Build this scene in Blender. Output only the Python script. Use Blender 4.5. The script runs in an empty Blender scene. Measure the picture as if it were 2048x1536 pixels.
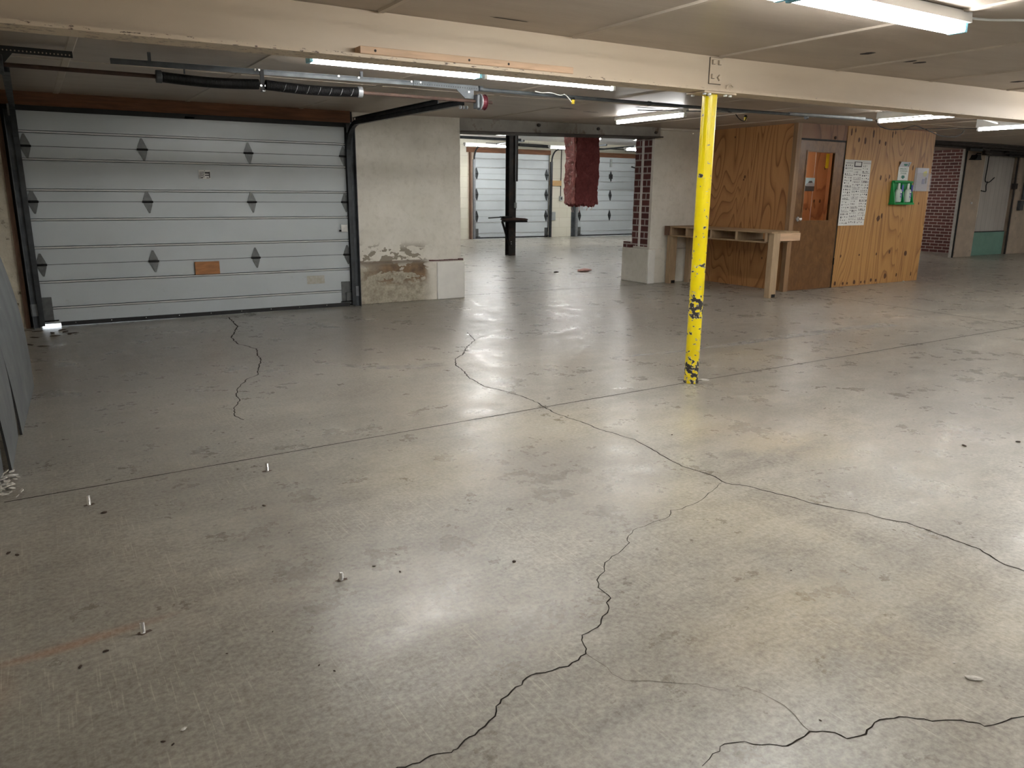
import bpy, bmesh, math, random
from mathutils import Vector, Matrix, noise as mn
random.seed(7)
S = bpy.context.scene
COL = S.collection
PI = math.pi
rad = math.radians

# ------------------------------------------------------------------ node helpers
class NT:
    def __init__(s, name):
        s.m = bpy.data.materials.new(name); s.m.use_nodes = True
        s.t = s.m.node_tree; s.n = s.t.nodes; s.l = s.t.links
        s.b = s.n['Principled BSDF']; s.out = s.n['Material Output']
        s.tc = s.n.new('ShaderNodeTexCoord')
    def set(s, sock, v):
        if hasattr(v, 'node') or isinstance(v, bpy.types.NodeSocket): s.l.new(v, sock)
        elif v is not None:
            if isinstance(v, (tuple, list)) and len(v) == 3 and sock.type == 'RGBA': v = (*v, 1)
            sock.default_value = v
    def obj(s): return s.tc.outputs['Object']
    def map(s, vec=None, loc=(0,0,0), rot=(0,0,0), sc=(1,1,1), kind='POINT'):
        n = s.n.new('ShaderNodeMapping'); n.vector_type = kind
        s.set(n.inputs['Vector'], vec or s.obj())
        n.inputs['Location'].default_value = loc; n.inputs['Rotation'].default_value = rot; n.inputs['Scale'].default_value = sc
        return n.outputs[0]
    def noise(s, vec=None, scale=5, det=4, rough=.55, dist=0, out='Fac'):
        n = s.n.new('ShaderNodeTexNoise'); s.set(n.inputs['Vector'], vec or s.obj())
        n.inputs['Scale'].default_value = scale; n.inputs['Detail'].default_value = det
        n.inputs['Roughness'].default_value = rough; n.inputs['Distortion'].default_value = dist
        return n.outputs[out]
    def vor(s, vec=None, scale=5, feat='F1', out='Distance', rnd=1):
        n = s.n.new('ShaderNodeTexVoronoi'); n.feature = feat; s.set(n.inputs['Vector'], vec or s.obj())
        n.inputs['Scale'].default_value = scale; n.inputs['Randomness'].default_value = rnd
        return n.outputs[out]
    def ramp(s, fac, stops, interp='LINEAR'):
        n = s.n.new('ShaderNodeValToRGB'); s.set(n.inputs[0], fac); r = n.color_ramp; r.interpolation = interp
        while len(r.elements) < len(stops): r.elements.new(1)
        for e, (p, c) in zip(r.elements, stops):
            e.position = p; e.color = (c, c, c, 1) if isinstance(c, (int, float)) else (*c, 1)
        return n.outputs[0]
    def math(s, op, a, b=None, c=None, clamp=False):
        n = s.n.new('ShaderNodeMath'); n.operation = op; n.use_clamp = clamp
        s.set(n.inputs[0], a)
        if b is not None: s.set(n.inputs[1], b)
        if c is not None: s.set(n.inputs[2], c)
        return n.outputs[0]
    def mix(s, fac, a, b, blend='MIX'):
        n = s.n.new('ShaderNodeMix'); n.data_type = 'RGBA'; n.blend_type = blend
        s.set(n.inputs[0], fac); s.set(n.inputs[6], a); s.set(n.inputs[7], b)
        return n.outputs[2]
    def sep(s, vec=None):
        n = s.n.new('ShaderNodeSeparateXYZ'); s.set(n.inputs[0], vec or s.obj()); return n.outputs
    def comb(s, x=0, y=0, z=0):
        n = s.n.new('ShaderNodeCombineXYZ')
        for i, v in enumerate((x, y, z)): s.set(n.inputs[i], v)
        return n.outputs[0]
    def bump(s, h, strength=.3, dist=.01):
        n = s.n.new('ShaderNodeBump'); s.set(n.inputs['Height'], h)
        n.inputs['Strength'].default_value = strength; n.inputs['Distance'].default_value = dist
        s.l.new(n.outputs[0], s.b.inputs['Normal'])
    def fin(s, col=None, rough=None, metal=None, spec=None):
        if col is not None: s.set(s.b.inputs['Base Color'], col)
        if rough is not None: s.set(s.b.inputs['Roughness'], rough)
        if metal is not None: s.set(s.b.inputs['Metallic'], metal)
        if spec is not None: s.set(s.b.inputs['Specular IOR Level'], spec)
        return s.m

def mat(name, col, rough=.6, metal=0, var=.15, scale=8, bump=.15, bd=.003, dirt=None, dirt_t=(.55,.7), dscale=6, stretch=(1,1,1)):
    t = NT(name); v = t.map(sc=stretch)
    n = t.noise(v, scale, 5)
    c = t.ramp(n, [(.3, tuple(x*(1-var) for x in col)), (.7, tuple(min(1, x*(1+var)) for x in col))])
    if dirt:
        d = t.ramp(t.noise(v, dscale, 6, .65), [(dirt_t[0], 0), (dirt_t[1], 1)])
        c = t.mix(d, c, dirt)
    if bump: t.bump(t.noise(v, scale*6, 3), bump, bd)
    r = t.ramp(t.noise(v, scale*1.7, 3), [(.3, max(0.03, rough-.08)), (.7, min(1, rough+.08))])
    return t.fin(c, r, metal)

def mat_emit(name, col, strength):
    t = NT(name); t.set(t.b.inputs['Base Color'], (.9,.9,.9)); t.set(t.b.inputs['Emission Color'], col)
    t.b.inputs['Emission Strength'].default_value = strength
    return t.m

M = {}
LAMP = 17.0
M['tube'] = mat_emit('fluorescent_tube_glow', (1.0, .995, .97), LAMP)
M['housing'] = mat('white_enamel_steel', (.78,.78,.76), .35, 0, .04, 4, .03)
M['black_plastic'] = mat('black_plastic', (.012,.012,.013), .6); M['black_plastic'].node_tree.nodes['Principled BSDF'].inputs['Specular IOR Level'].default_value = .2
M['blue_cap'] = mat('pale_blue_end_cap', (.25,.6,.75), .4)
M['galv'] = mat('galvanised_steel', (.27,.285,.30), .45, .45, .18, 14, .1)
M['galv_dark'] = mat('weathered_dark_steel', (.085,.095,.105), .5, .3, .3, 10, .2)
M['track'] = mat('dark_track_steel', (.045,.05,.055), .42, .5, .3, 10, .15)
M['black'] = mat('black_painted_steel', (.004,.004,.0045), .5, 0, .2, 12, .1); M['black'].node_tree.nodes['Principled BSDF'].inputs['Specular IOR Level'].default_value = .25
M['rust'] = mat('rusty_brown_steel', (.06,.033,.025), .8, .1, .35, 12, .3)
M['rustpost'] = mat('black_painted_rusting_steel', (.018,.016,.015), .6, .2, .3, 8, .3, dirt=(.07,.035,.02), dirt_t=(.5,.75))
M['header_wood'] = mat('dark_orange_lumber', (.17,.07,.03), .65, 0, .35, 3, .25, stretch=(1,6,10))
M['jamb_wood'] = mat('brown_jamb_lumber', (.14,.075,.045), .7, 0, .35, 4, .25, stretch=(8,8,1))
M['rubber'] = mat('black_rubber_and_shade', (.008,.008,.009), .6)
M['yellow_plastic'] = mat('yellow_plastic', (.8,.6,.02), .4)
M['maroon'] = mat('maroon_painted_drum', (.12,.018,.028), .4, .3)
M['chrome'] = mat('bright_zinc', (.75,.75,.75), .25, .8, .1, 20, .05)
M['sheet_grey'] = mat('grey_laminate_sheet', (.145,.158,.166), .38, 0, .05, 2, .02)
M['sheet_edge'] = mat('dark_sheet_edge', (.02,.02,.02), .7)
M['lumber'] = mat('pale_pine_lumber', (.62,.42,.27), .6, 0, .14, 3, .15, dirt=(.42,.26,.15), dirt_t=(.58,.75), dscale=4, stretch=(1,8,12))
M['bench_wood'] = mat('weathered_pine', (.40,.27,.15), .6, 0, .22, 3, .2, dirt=(.22,.13,.07), dirt_t=(.5,.75), dscale=3, stretch=(8,1,8))
M['bench_leg'] = mat('pale_pine_leg', (.47,.34,.21), .6, 0, .18, 3, .2, dirt=(.24,.15,.09), dirt_t=(.55,.75), dscale=3, stretch=(10,10,1))
M['white_plastic'] = mat('white_plastic', (.75,.77,.76), .4, 0, .05, 5, 0)
M['paper'] = mat('white_paper', (.74,.74,.72), .7, 0, .04, 3, .02)
M['ink'] = mat('black_print', (.03,.03,.035), .6)
M['ink_grey'] = mat('grey_print', (.3,.31,.32), .6)
M['green_text'] = mat('dark_green_print', (.01,.16,.12), .5)
M['green'] = mat('green_moulded_plastic', (.005,.30,.07), .35, 0, .06, 4, .02)
M['bottle'] = mat('translucent_white_bottle', (.62,.72,.66), .35, 0, .05, 5, 0)
M['bottle_label'] = mat('navy_blue_label_print', (.04,.06,.3), .5)
M['concrete_chip'] = mat('white_plaster_chip', (.6,.58,.54), .9, 0, .2, 60, .4)
M['leaf'] = mat('dead_brown_leaf', (.05,.03,.02), .8, 0, .3, 40, .2)
M['pale_board'] = mat('varnished_pine_board', (.52,.33,.14), .5, 0, .2, 4, .1, stretch=(1,6,10))
M['block_wood'] = mat('orange_wood_block', (.36,.15,.045), .55, 0, .3, 4, .15, stretch=(2,6,9))
M['fluff'] = mat('pink_insulation_tuft', (.78,.47,.43), .95, 0, .2, 40, .6)
M['strap'] = mat('dark_crack', (.035,.03,.027), .9)
M['crack_dark'] = mat('dark_crack_fill', (.035,.03,.026), 1, 0, .3, 30, 0); M['crack_dark'].node_tree.nodes['Principled BSDF'].inputs['Specular IOR Level'].default_value = 0
M['crack_faint'] = mat('faint_crack_fill', (.17,.15,.13), 1, 0, .2, 30, 0); M['crack_faint'].node_tree.nodes['Principled BSDF'].inputs['Specular IOR Level'].default_value = 0
M['knot'] = mat('brown_knot', (.10,.04,.018), .6, 0, .3, 40, .1)
M['lock_white'] = mat('white_slide_lock', (.7,.7,.68), .35)
M['chip_rust'] = mat('chipped_rust_primer', (.12,.085,.065), .8, 0, .3, 40, .2)
M['grey_trim'] = mat('chipped_grey_trim', (.52,.50,.47), .6, 0, .2, 8, .2)
M['dark_pipe'] = mat('dark_brown_pipe', (.035,.026,.024), .55, .2, .3, 6, .2)
M['grey_box'] = mat('grey_electric_box', (.33,.35,.35), .5, .2)
M['clear'] = None

def m_floor():
    t = NT('worn_polished_concrete')
    o = t.obj()
    n1 = t.noise(o, .55, 3, .6)
    n2 = t.noise(t.map(loc=(3.3,1.2,0)), 1.6, 5, .7, .6)
    n3 = t.noise(t.map(rot=(0,0,-.45), sc=(.9,1.15,1)), 10, 5, .72)
    n4 = t.noise(o, 55, 2, .7)
    c = t.ramp(n1, [(.34, (.205,.178,.142)), (.5, (.285,.254,.205)), (.64, (.38,.345,.285))])
    # yellowish sealer patches
    ym = t.ramp(n2, [(.50, 0), (.62, 1)])
    cache = {}
    def blob(x, y, rx, ry, rot=0, soft=.7, edge=2.2):
        amp = min([.04, .12, .3, .7, 1.2], key=lambda q: abs(q-.8*min(rx, ry)))
        if (edge, amp) not in cache:
            if edge not in cache: cache[edge] = t.noise(o, edge, 3, .6, 0, 'Color')
            v = t.n.new('ShaderNodeVectorMath'); v.operation = 'MULTIPLY_ADD'
            t.l.new(cache[edge], v.inputs[0]); v.inputs[1].default_value = (amp, amp, 0); t.l.new(o, v.inputs[2])
            cache[(edge, amp)] = v.outputs[0]
        mp = t.map(cache[(edge, amp)], (x+amp*.5, y+amp*.5, 0), (0, 0, rot), (rx, ry, 50), 'TEXTURE')
        g = t.n.new('ShaderNodeVectorMath'); g.operation = 'LENGTH'; t.l.new(mp, g.inputs[0])
        return t.math('MULTIPLY_ADD', g.outputs['Value'], -1/soft, 1/soft, clamp=True)
    yb = None
    for (x, y, rx, ry, ro) in [(2.55,2.0,.55,.75,.3), (2.55,3.6,.7,.5,.2), (3.25,3.3,.5,.4,0), (2.62,1.2,.4,.5,-.4), (1.6,3.3,.6,.5,.5), (3.5,2.6,.4,.4,0), (2.1,1.4,.6,.5,.2), (5.2,4.6,1.2,.6,0)]:
        b = blob(x, y, rx, ry, ro); yb = b if yb is None else t.math('MAXIMUM', yb, b)
    yy = t.math('MULTIPLY', yb, t.ramp(n3, [(.35, .25), (.6, .9)]))
    c = t.mix(t.math('MULTIPLY', ym, .18), c, (.47,.40,.28))
    c = t.mix(t.math('MULTIPLY', yy, .8), c, (.58,.475,.27))
    # greenish pale zones
    c = t.mix(t.math('MULTIPLY', t.ramp(n1, [(.5, 1), (.62, 0)]), .35), c, (.40,.41,.37))
    # dark scuffs
    db = None
    for (x, y, rx, ry, ro, k) in [(3.25,2.58,.62,.12,.1,.75), (2.75,2.0,.14,.75,.05,.6), (2.35,1.78,.28,.2,.5,.55), (2.02,1.25,.3,.2,.3,.5), (2.75,1.45,.16,.5,0,.5), (2.43,5.0,.6,.35,.3,.5),
                                  (.9,3.15,.5,.08,.05,.5), (1.84,5.05,.6,.4,0,.45), (2.45,1.2,.2,.14,0,.6), (3.1,2.7,.12,.12,0,.7), (3.0,6.8,1.6,.6,.2,.35), (1.2,1.37,.16,.04,.1,.7), (.2,1.9,.8,.8,0,.3), (-.1,3.3,.5,.9,0,.28), (5.4,2.2,.8,.3,0,.35), (4.2,3.2,.5,.2,.3,.3)]:
        b = t.math('MULTIPLY', blob(x, y, rx, ry, ro, .55, 4), k); db = b if db is None else t.math('MAXIMUM', db, b)
    dk = t.math('MULTIPLY', db, t.ramp(t.noise(o, 12, 5, .75), [(.38, .25), (.6, 1)]))
    c = t.mix(dk, c, (.10,.084,.068))
    c = t.mix(t.math('MULTIPLY', t.ramp(n3, [(.44, 0), (.72, 1)]), .6), c, (.12,.104,.082))
    n5 = t.noise(t.map(loc=(7,2,0), rot=(0,0,.3), sc=(.6,1.5,1)), 2.6, 6, .72)
    c = t.mix(t.math('MULTIPLY', t.ramp(n5, [(.46, 0), (.66, 1)]), .55), c, (.145,.125,.10))
    c = t.mix(t.math('MULTIPLY', t.ramp(n5, [(.32, 1), (.47, 0)]), .55), c, (.45,.42,.355))
    tr = None  # broad dark zones: weaker light by the garage door painted into the colour
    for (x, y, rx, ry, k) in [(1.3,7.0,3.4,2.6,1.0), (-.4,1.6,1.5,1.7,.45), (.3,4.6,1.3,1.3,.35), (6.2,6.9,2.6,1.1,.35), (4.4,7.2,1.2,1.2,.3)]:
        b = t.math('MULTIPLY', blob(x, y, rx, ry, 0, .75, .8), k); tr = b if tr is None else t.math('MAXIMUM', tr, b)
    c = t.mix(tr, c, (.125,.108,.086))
    # rust streak at the left
    rb = t.math('MULTIPLY', blob(-.05, 2.49, .36, .035, .1, .8), .85)
    rb = t.math('MAXIMUM', rb, t.math('MULTIPLY', blob(-.33, 2.35, .16, .3, 0, .9), .6))
    c = t.mix(rb, c, (.30,.13,.05))
    # long scratch marks
    ang = rad(38)
    sv = t.map(rot=(0,0,ang), sc=(150,5,1))
    sc_ = t.ramp(t.noise(sv, 1, 3, .5), [(.60, 0), (.66, 1)])
    scm = t.math('MULTIPLY', sc_, t.math('MULTIPLY', t.ramp(n2, [(.45, 0), (.6, 1)]), .45))
    c = t.mix(scm, c, (.62,.57,.48))
    c = t.mix(.36, c, t.ramp(n4, [(.3, (.20,.18,.16)), (.7, (.62,.59,.53))]))
    # tiny pits
    p = t.ramp(t.vor(o, 16), [(.015, 1), (.04, 0)])
    c = t.mix(t.math('MULTIPLY', p, .75), c, (.06,.05,.045))
    r = t.ramp(t.math('ADD', t.math('MULTIPLY', n2, .4), t.math('MULTIPLY', t.noise(t.map(loc=(1,8,0)), 4.5, 6, .75), .6)), [(.34, .21), (.5, .315), (.68, .475)])
    r = t.math('ADD', r, t.math('MULTIPLY', dk, .12))
    t.bump(t.noise(o, 22, 2, .7), .09, .004)
    return t.fin(c, r, 0, .5)
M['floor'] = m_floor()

def m_ceiling():
    t = NT('old_painted_board_ceiling'); o = t.obj()
    c = t.ramp(t.noise(t.map(sc=(.5,2.2,1)), 2.2, 6, .6, .5), [(.3, (.36,.30,.245)), (.7, (.45,.385,.32))])
    c = t.mix(t.math('MULTIPLY', t.ramp(t.noise(o, .8, 4), [(.5, 0), (.7, 1)]), .4), c, (.34,.28,.21))
    t.bump(t.noise(t.map(sc=(.4,3,1)), 5, 4), .25, .01)
    return t.fin(c, .42)
M['ceiling'] = m_ceiling()
M['batten'] = mat('ceiling_batten_paint', (.46,.40,.33), .5, 0, .1, 4, .1)

def m_beam():
    t = NT('cream_painted_steel_beam'); o = t.obj()
    c = t.ramp(t.noise(t.map(sc=(.5,1,2)), 1.6, 5, .6), [(.3, (.56,.45,.325)), (.7, (.64,.53,.395))])
    xyz = t.sep()
    # chips of bare rust along the flange edge
    low = t.math('LESS_THAN', t.math('SUBTRACT', xyz[2], t.math('MULTIPLY', xyz[0], .0066)), .0245)
    ch = t.ramp(t.noise(t.map(sc=(1.2,3,5)), 16, 5, .7), [(.585, 0), (.6, 1)])
    left = t.ramp(t.math('MULTIPLY', xyz[0], .125), [(.0, 1), (.35, .9), (.5, .3), (1, .5)])
    c = t.mix(t.math('MULTIPLY', t.math('MULTIPLY', ch, low), left), c, (.09,.05,.035))
    t.bump(t.noise(o, 12, 5), .12, .004)
    return t.fin(c, .5)
M['beam'] = m_beam()

def m_yellow():
    t = NT('yellow_painted_pipe'); o = t.obj()
    c = t.ramp(t.noise(o, 6, 4), [(.3, (.80,.62,.0)), (.7, (.88,.72,.005))])
    xyz = t.sep()
    z = t.math('MULTIPLY', xyz[2], .5)
    zone = t.ramp(z, [(0, .25), (.008, .22), (.02,.12), (.04,.19), (.075, .18), (.10, .07), (.13, .05), (.235, .03), (.255, .20), (.31, .20), (.335, .03), (.40, .04), (.43, .12), (.46, .03), (.72,.0), (.74,.13), (.76,0)])
    n = t.noise(t.map(sc=(1,1,1.2)), 26, 3, .6, .25)
    ch = t.ramp(t.math('ADD', n, zone), [(.68, 0), (.69, 1)])
    edge = t.ramp(t.math('ADD', n, zone), [(.655, 0), (.66, 1)])
    c = t.mix(edge, c, (.52,.48,.40))
    c = t.mix(ch, c, (.035,.03,.03))
    t.bump(t.math('SUBTRACT', t.noise(o, 9, 3), t.math('MULTIPLY', ch, .8)), .3, .004)
    return t.fin(c, t.math('ADD', .28, t.math('MULTIPLY', ch, .4)))
M['yellow'] = m_yellow()

def m_ply(name, c1, c2, c3, horiz='x', seed=0, freq=11, flow=.42, rough=.45):
    """plywood with cathedral grain along z; horiz = the axis that runs across the sheet"""
    t = NT(name); xyz = t.sep(); u = xyz[0] if horiz == 'x' else xyz[1]
    v = t.comb(u, 0, xyz[2])
    base = t.map(v, (seed, 0, seed*1.7), (0,0,0), (1.5, 1, flow))
    n = t.noise(base, 1.15, 2.2, .42, .7)
    n = t.math('ADD', n, t.math('MULTIPLY', u, .10))
    rings = t.math('FRACT', t.math('MULTIPLY', n, freq))
    g = t.ramp(rings, [(0, c1), (.45, c1), (.78, c2), (.92, c3), (1, c1)])
    fine = t.noise(t.map(v, sc=(60, 1, 1.6)), 2.0, 4, .6)
    g = t.mix(t.math('MULTIPLY', t.ramp(fine, [(.45, 0), (.7, 1)]), .35), g, c3)
    blotch = t.noise(t.map(v, (2,0,5), sc=(1,1,.5)), 2.5, 4)
    g = t.mix(t.math('MULTIPLY', t.ramp(blotch, [(.45, 0), (.7, 1)]), .3), g, c2)
    t.bump(fine, .08, .003)
    return t.fin(g, rough)
M['ply_side'] = m_ply('amber_stained_plywood', (.54,.275,.105), (.42,.195,.068), (.25,.10,.034), 'y', 1.3, 27, .27)
M['ply_front'] = m_ply('natural_plywood', (.52,.285,.10), (.41,.205,.066), (.27,.12,.04), 'x', 5.2, 22, .24)
M['ply_top'] = m_ply('reddish_plywood_header', (.27,.13,.06), (.20,.09,.04), (.13,.055,.025), 'x', 8.2, 7)
M['ply_in'] = m_ply('orange_interior_plywood', (.50,.22,.09), (.42,.17,.07), (.28,.10,.04), 'x', 3.1, 7)
M['ply_in_y'] = m_ply('orange_interior_plywood_side', (.50,.22,.09), (.42,.17,.07), (.28,.10,.04), 'y', 3.1, 7)
def m_doorwood():
    t = NT('brown_varnished_door'); o = t.obj()
    c = t.ramp(t.noise(t.map(sc=(2,2,1)), 6, 6, .7, 1), [(.35, (.13,.058,.02)), (.65, (.22,.11,.04))])
    return t.fin(c, .32)
M['door_wood'] = m_doorwood()
M['door_frame'] = mat('pale_brown_casing', (.29,.17,.085), .5, 0, .2, 3, .1, stretch=(8,8,1))

def m_plaster(name, peel=True):
    t = NT(name); o = t.obj(); xyz = t.sep(); z = xyz[2]; x = xyz[0]
    c = t.ramp(t.noise(o, 3, 7, .65), [(.3, (.72,.69,.61)), (.7, (.84,.81,.74))])
    c = t.mix(t.math('MULTIPLY', t.ramp(t.noise(o, 14, 6, .7), [(.5, 0), (.75, 1)]), .3), c, (.4,.37,.3))
    if peel:
        # grime that rises from the floor, brown scabs, grey patches
        zn = t.math('ADD', z, t.math('MULTIPLY', t.noise(o, 5, 5, .7), -.28))
        low = t.ramp(zn, [(.26, 1), (.40, 0)])
        xl = t.ramp(t.math('MULTIPLY', x, .2), [(.835, 1), (.87, 0)])
        low = t.math('MULTIPLY', low, xl)
        gr = t.ramp(t.noise(o, 16, 7, .75), [(.38, (.24,.2,.14)), (.55, (.42,.38,.29)), (.7, (.56,.52,.43))])
        c = t.mix(t.math('MULTIPLY', low, .9), c, gr)
        band = t.math('MULTIPLY', t.ramp(z, [(.50,0),(.52,1),(.66,1),(.76,0)]), xl)
        pk = t.math('MULTIPLY', t.ramp(t.noise(t.map(loc=(1.4,0,2),sc=(1,1,1.6)), 5.5, 4, .6), [(.505,0),(.515,1)]), band)
        c = t.mix(pk, c, (.31,.275,.215))
        brz = t.math('MULTIPLY', t.ramp(z, [(.2,0),(.3,1),(.47,1),(.5,.6),(.52,0)]), t.ramp(t.math('MULTIPLY', x, .2), [(.66,.1),(.74,1),(.845,1),(.86,0)]))
        br = t.math('MULTIPLY', t.ramp(t.noise(t.map(loc=(.7,0,.3), sc=(1,1,1.7)), 4.2, 3, .55), [(.47,0),(.485,1)]), brz)
        c = t.mix(br, c, t.ramp(t.noise(o, 11, 4), [(.3,(.13,.09,.06)),(.7,(.30,.2,.115))]))
        sh = t.math('MULTIPLY', t.ramp(z, [(.44,0),(.5,1),(.52,1),(.525,0)]), xl)
        c = t.mix(t.math('MULTIPLY', sh, .75), c, (.17,.13,.09))
        t.bump(t.math('SUBTRACT', t.noise(o, 20, 7, .7), t.math('MULTIPLY', t.math('MAXIMUM', pk, br), .8)), .6, .006)
    else:
        t.bump(t.noise(o, 16, 7, .7), .5, .006)
    return t.fin(c, .8)
M['pier'] = m_plaster('peeling_white_painted_concrete')
M['plaster'] = m_plaster('white_painted_concrete', False)
M['white_patch'] = mat('fresh_white_paint', (.83,.82,.78), .7, 0, .06, 5, .2, dirt=(.45,.42,.36), dirt_t=(.66,.72), dscale=9)
M['rough_wall'] = mat('flaking_cream_wall', (.60,.55,.45), .85, 0, .18, 6, .7, .01, dirt=(.22,.18,.13), dirt_t=(.6,.68), dscale=14)
M['block_wall'] = None
def m_block():
    t = NT('cream_painted_block_wall'); xyz = t.sep(); v = t.comb(xyz[0], xyz[2], 0)
    b = t.n.new('ShaderNodeTexBrick'); t.l.new(v, b.inputs['Vector'])
    b.inputs['Color1'].default_value = (.62,.60,.50,1); b.inputs['Color2'].default_value = (.66,.64,.55,1); b.inputs['Mortar'].default_value = (.52,.49,.40,1)
    b.inputs['Scale'].default_value = 1; b.inputs['Brick Width'].default_value = .6; b.inputs['Row Height'].default_value = .3; b.inputs['Mortar Size'].default_value = .006
    t.bump(t.noise(t.obj(), 30, 3), .2, .004)
    return t.fin(b.outputs[0], .7)
M['block_wall'] = m_block()

def m_brick(name, axis='y', c1=(.16,.05,.042), c2=(.10,.033,.03), mortar=(.60,.52,.47), bw=.215, rh=.075, ms=.0075, off=.5):
    t = NT(name); xyz = t.sep(); u = xyz[1] if axis == 'y' else xyz[0]
    v = t.comb(u, xyz[2], 0)
    b = t.n.new('ShaderNodeTexBrick'); t.l.new(v, b.inputs['Vector'])
    b.offset = off
    b.inputs['Color1'].default_value = (*c1,1); b.inputs['Color2'].default_value = (*c2,1); b.inputs['Mortar'].default_value = (*mortar,1)
    b.inputs['Scale'].default_value = 1; b.inputs['Brick Width'].default_value = bw; b.inputs['Row Height'].default_value = rh
    b.inputs['Mortar Size'].default_value = ms; b.inputs['Mortar Smooth'].default_value = .1
    c = t.mix(t.math('MULTIPLY', t.noise(t.obj(), 25, 4), .25), b.outputs[0], (.06,.02,.02))
    t.bump(t.math('SUBTRACT', 1, b.outputs[1]), .5, .006)
    return t.fin(c, .75)
M['brick'] = m_brick('red_brick_wall', 'y')
M['brick_pillar'] = m_brick('dark_red_brick_pillar', 'y', (.155,.05,.045), (.10,.033,.03), (.50,.45,.42), .19, .098, .011)

def m_garage():
    t = NT('white_enamel_garage_panel'); o = t.obj(); xyz = t.sep()
    c = t.ramp(t.noise(o, 1.2, 4), [(.3, (.46,.505,.53)), (.7, (.51,.555,.58))])
    z = t.math('MULTIPLY', xyz[2], .5)
    low = t.ramp(z, [(0, 1), (.24, .7), (.3, 0)])
    sm = t.ramp(t.noise(t.map(sc=(1,1,1.6)), 9, 7, .75), [(.6, 0), (.72, 1)])
    c = t.mix(t.math('MULTIPLY', t.math('MULTIPLY', sm, low), .5), c, (.22,.2,.17))
    t.bump(t.noise(t.map(sc=(1,1,.8)), 1.7, 1.5, .4), .5, .03)
    return t.fin(c, .33, 0, .5)
M['garage'] = m_garage()
M['garage_rib'] = mat('bright_panel_rib', (.62,.64,.64), .35, 0, .06, 6, .02)
M['hinge'] = mat('grey_zinc_hinge', (.125,.132,.132), .45, .55, .2, 20, .1)

def m_foil():
    t = NT('silver_foil_insulation'); o = t.obj()
    c = t.ramp(t.noise(o, 3, 4), [(.3, (.72,.72,.74)), (.7, (.85,.85,.86))])
    t.bump(t.noise(t.map(sc=(1,2.5,1)), 6, 4, .6, .5), .5, .02)
    return t.fin(c, .32, .6)
M['foil'] = m_foil()

def m_batt():
    t = NT('maroon_mineral_wool'); o = t.obj()
    n = t.noise(o, 9, 9, .8, .8)
    c = t.ramp(n, [(.3, (.15,.030,.034)), (.55, (.25,.062,.062)), (.75, (.40,.13,.12))])
    t.bump(t.noise(o, 30, 9, .8), .9, .02)
    return t.fin(c, .95)
M['batt'] = m_batt()
M['batt_skin'] = mat('pale_pink_batt_edge', (.50,.19,.17), .8, 0, .35, 14, .8, .015, dirt=(.7,.5,.46), dirt_t=(.56,.66), dscale=12)

def m_panel():
    t = NT('grey_beadboard_panel'); xyz = t.sep()
    w = t.math('FRACT', t.math('MULTIPLY', xyz[0], 5.2))
    g = t.ramp(w, [(0, .75), (.08, 1), (.92, 1), (1, .75)])
    c = t.mix(1, t.ramp(t.noise(t.map(sc=(1,1,.3)), 4, 5), [(.3, (.52,.49,.46)), (.7, (.62,.59,.56))]), g, 'MULTIPLY')
    return t.fin(c, .6)
M['bead'] = m_panel()
M['teal'] = mat('faded_teal_paint', (.22,.41,.34), .6, 0, .12, 3, .2, dirt=(.5,.52,.48), dirt_t=(.68,.72), dscale=4)
M['tan_wall'] = mat('tan_plastered_pillar', (.55,.455,.36), .8, 0, .15, 4, .4, .006, dirt=(.22,.17,.12), dirt_t=(.6,.72), dscale=3)
M['steel_header'] = mat('grey_painted_lintel', (.33,.31,.275), .6, 0, .2, 5, .3, dirt=(.14,.09,.065), dirt_t=(.55,.68), dscale=5)
M['steel_dark'] = mat('brown_black_lintel_flange', (.05,.04,.035), .65, 0, .3, 6, .3)
M['outside'] = mat('sunlit_driveway', (.7,.7,.68), .9)
def m_glass():
    t = NT('window_glass'); t.fin((.9,.92,.92), .03)
    t.b.inputs['Transmission Weight'].default_value = 1; t.b.inputs['IOR'].default_value = 1.05
    t.b.inputs['Alpha'].default_value = 1
    return t.m
M['glass'] = m_glass()
def m_clear():
    t = NT('clear_acrylic'); t.fin((.75,.75,.8), .12)
    t.b.inputs['Alpha'].default_value = .28
    return t.m
M['clear'] = m_clear()
M['car_sky'] = mat('photo_sky_print', (.45,.62,.68), .4, 0, .05)
M['car_body'] = mat('photo_car_print', (.40,.42,.45), .4, 0, .1)
M['car_road'] = mat('photo_road_print', (.07,.08,.08), .4, 0, .1)
M['purple_grey'] = mat('lilac_grey_paper', (.60,.60,.66), .5, 0, .06)
M['pale_yellow'] = mat('pale_yellow_note', (.7,.66,.25), .6)

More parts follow.
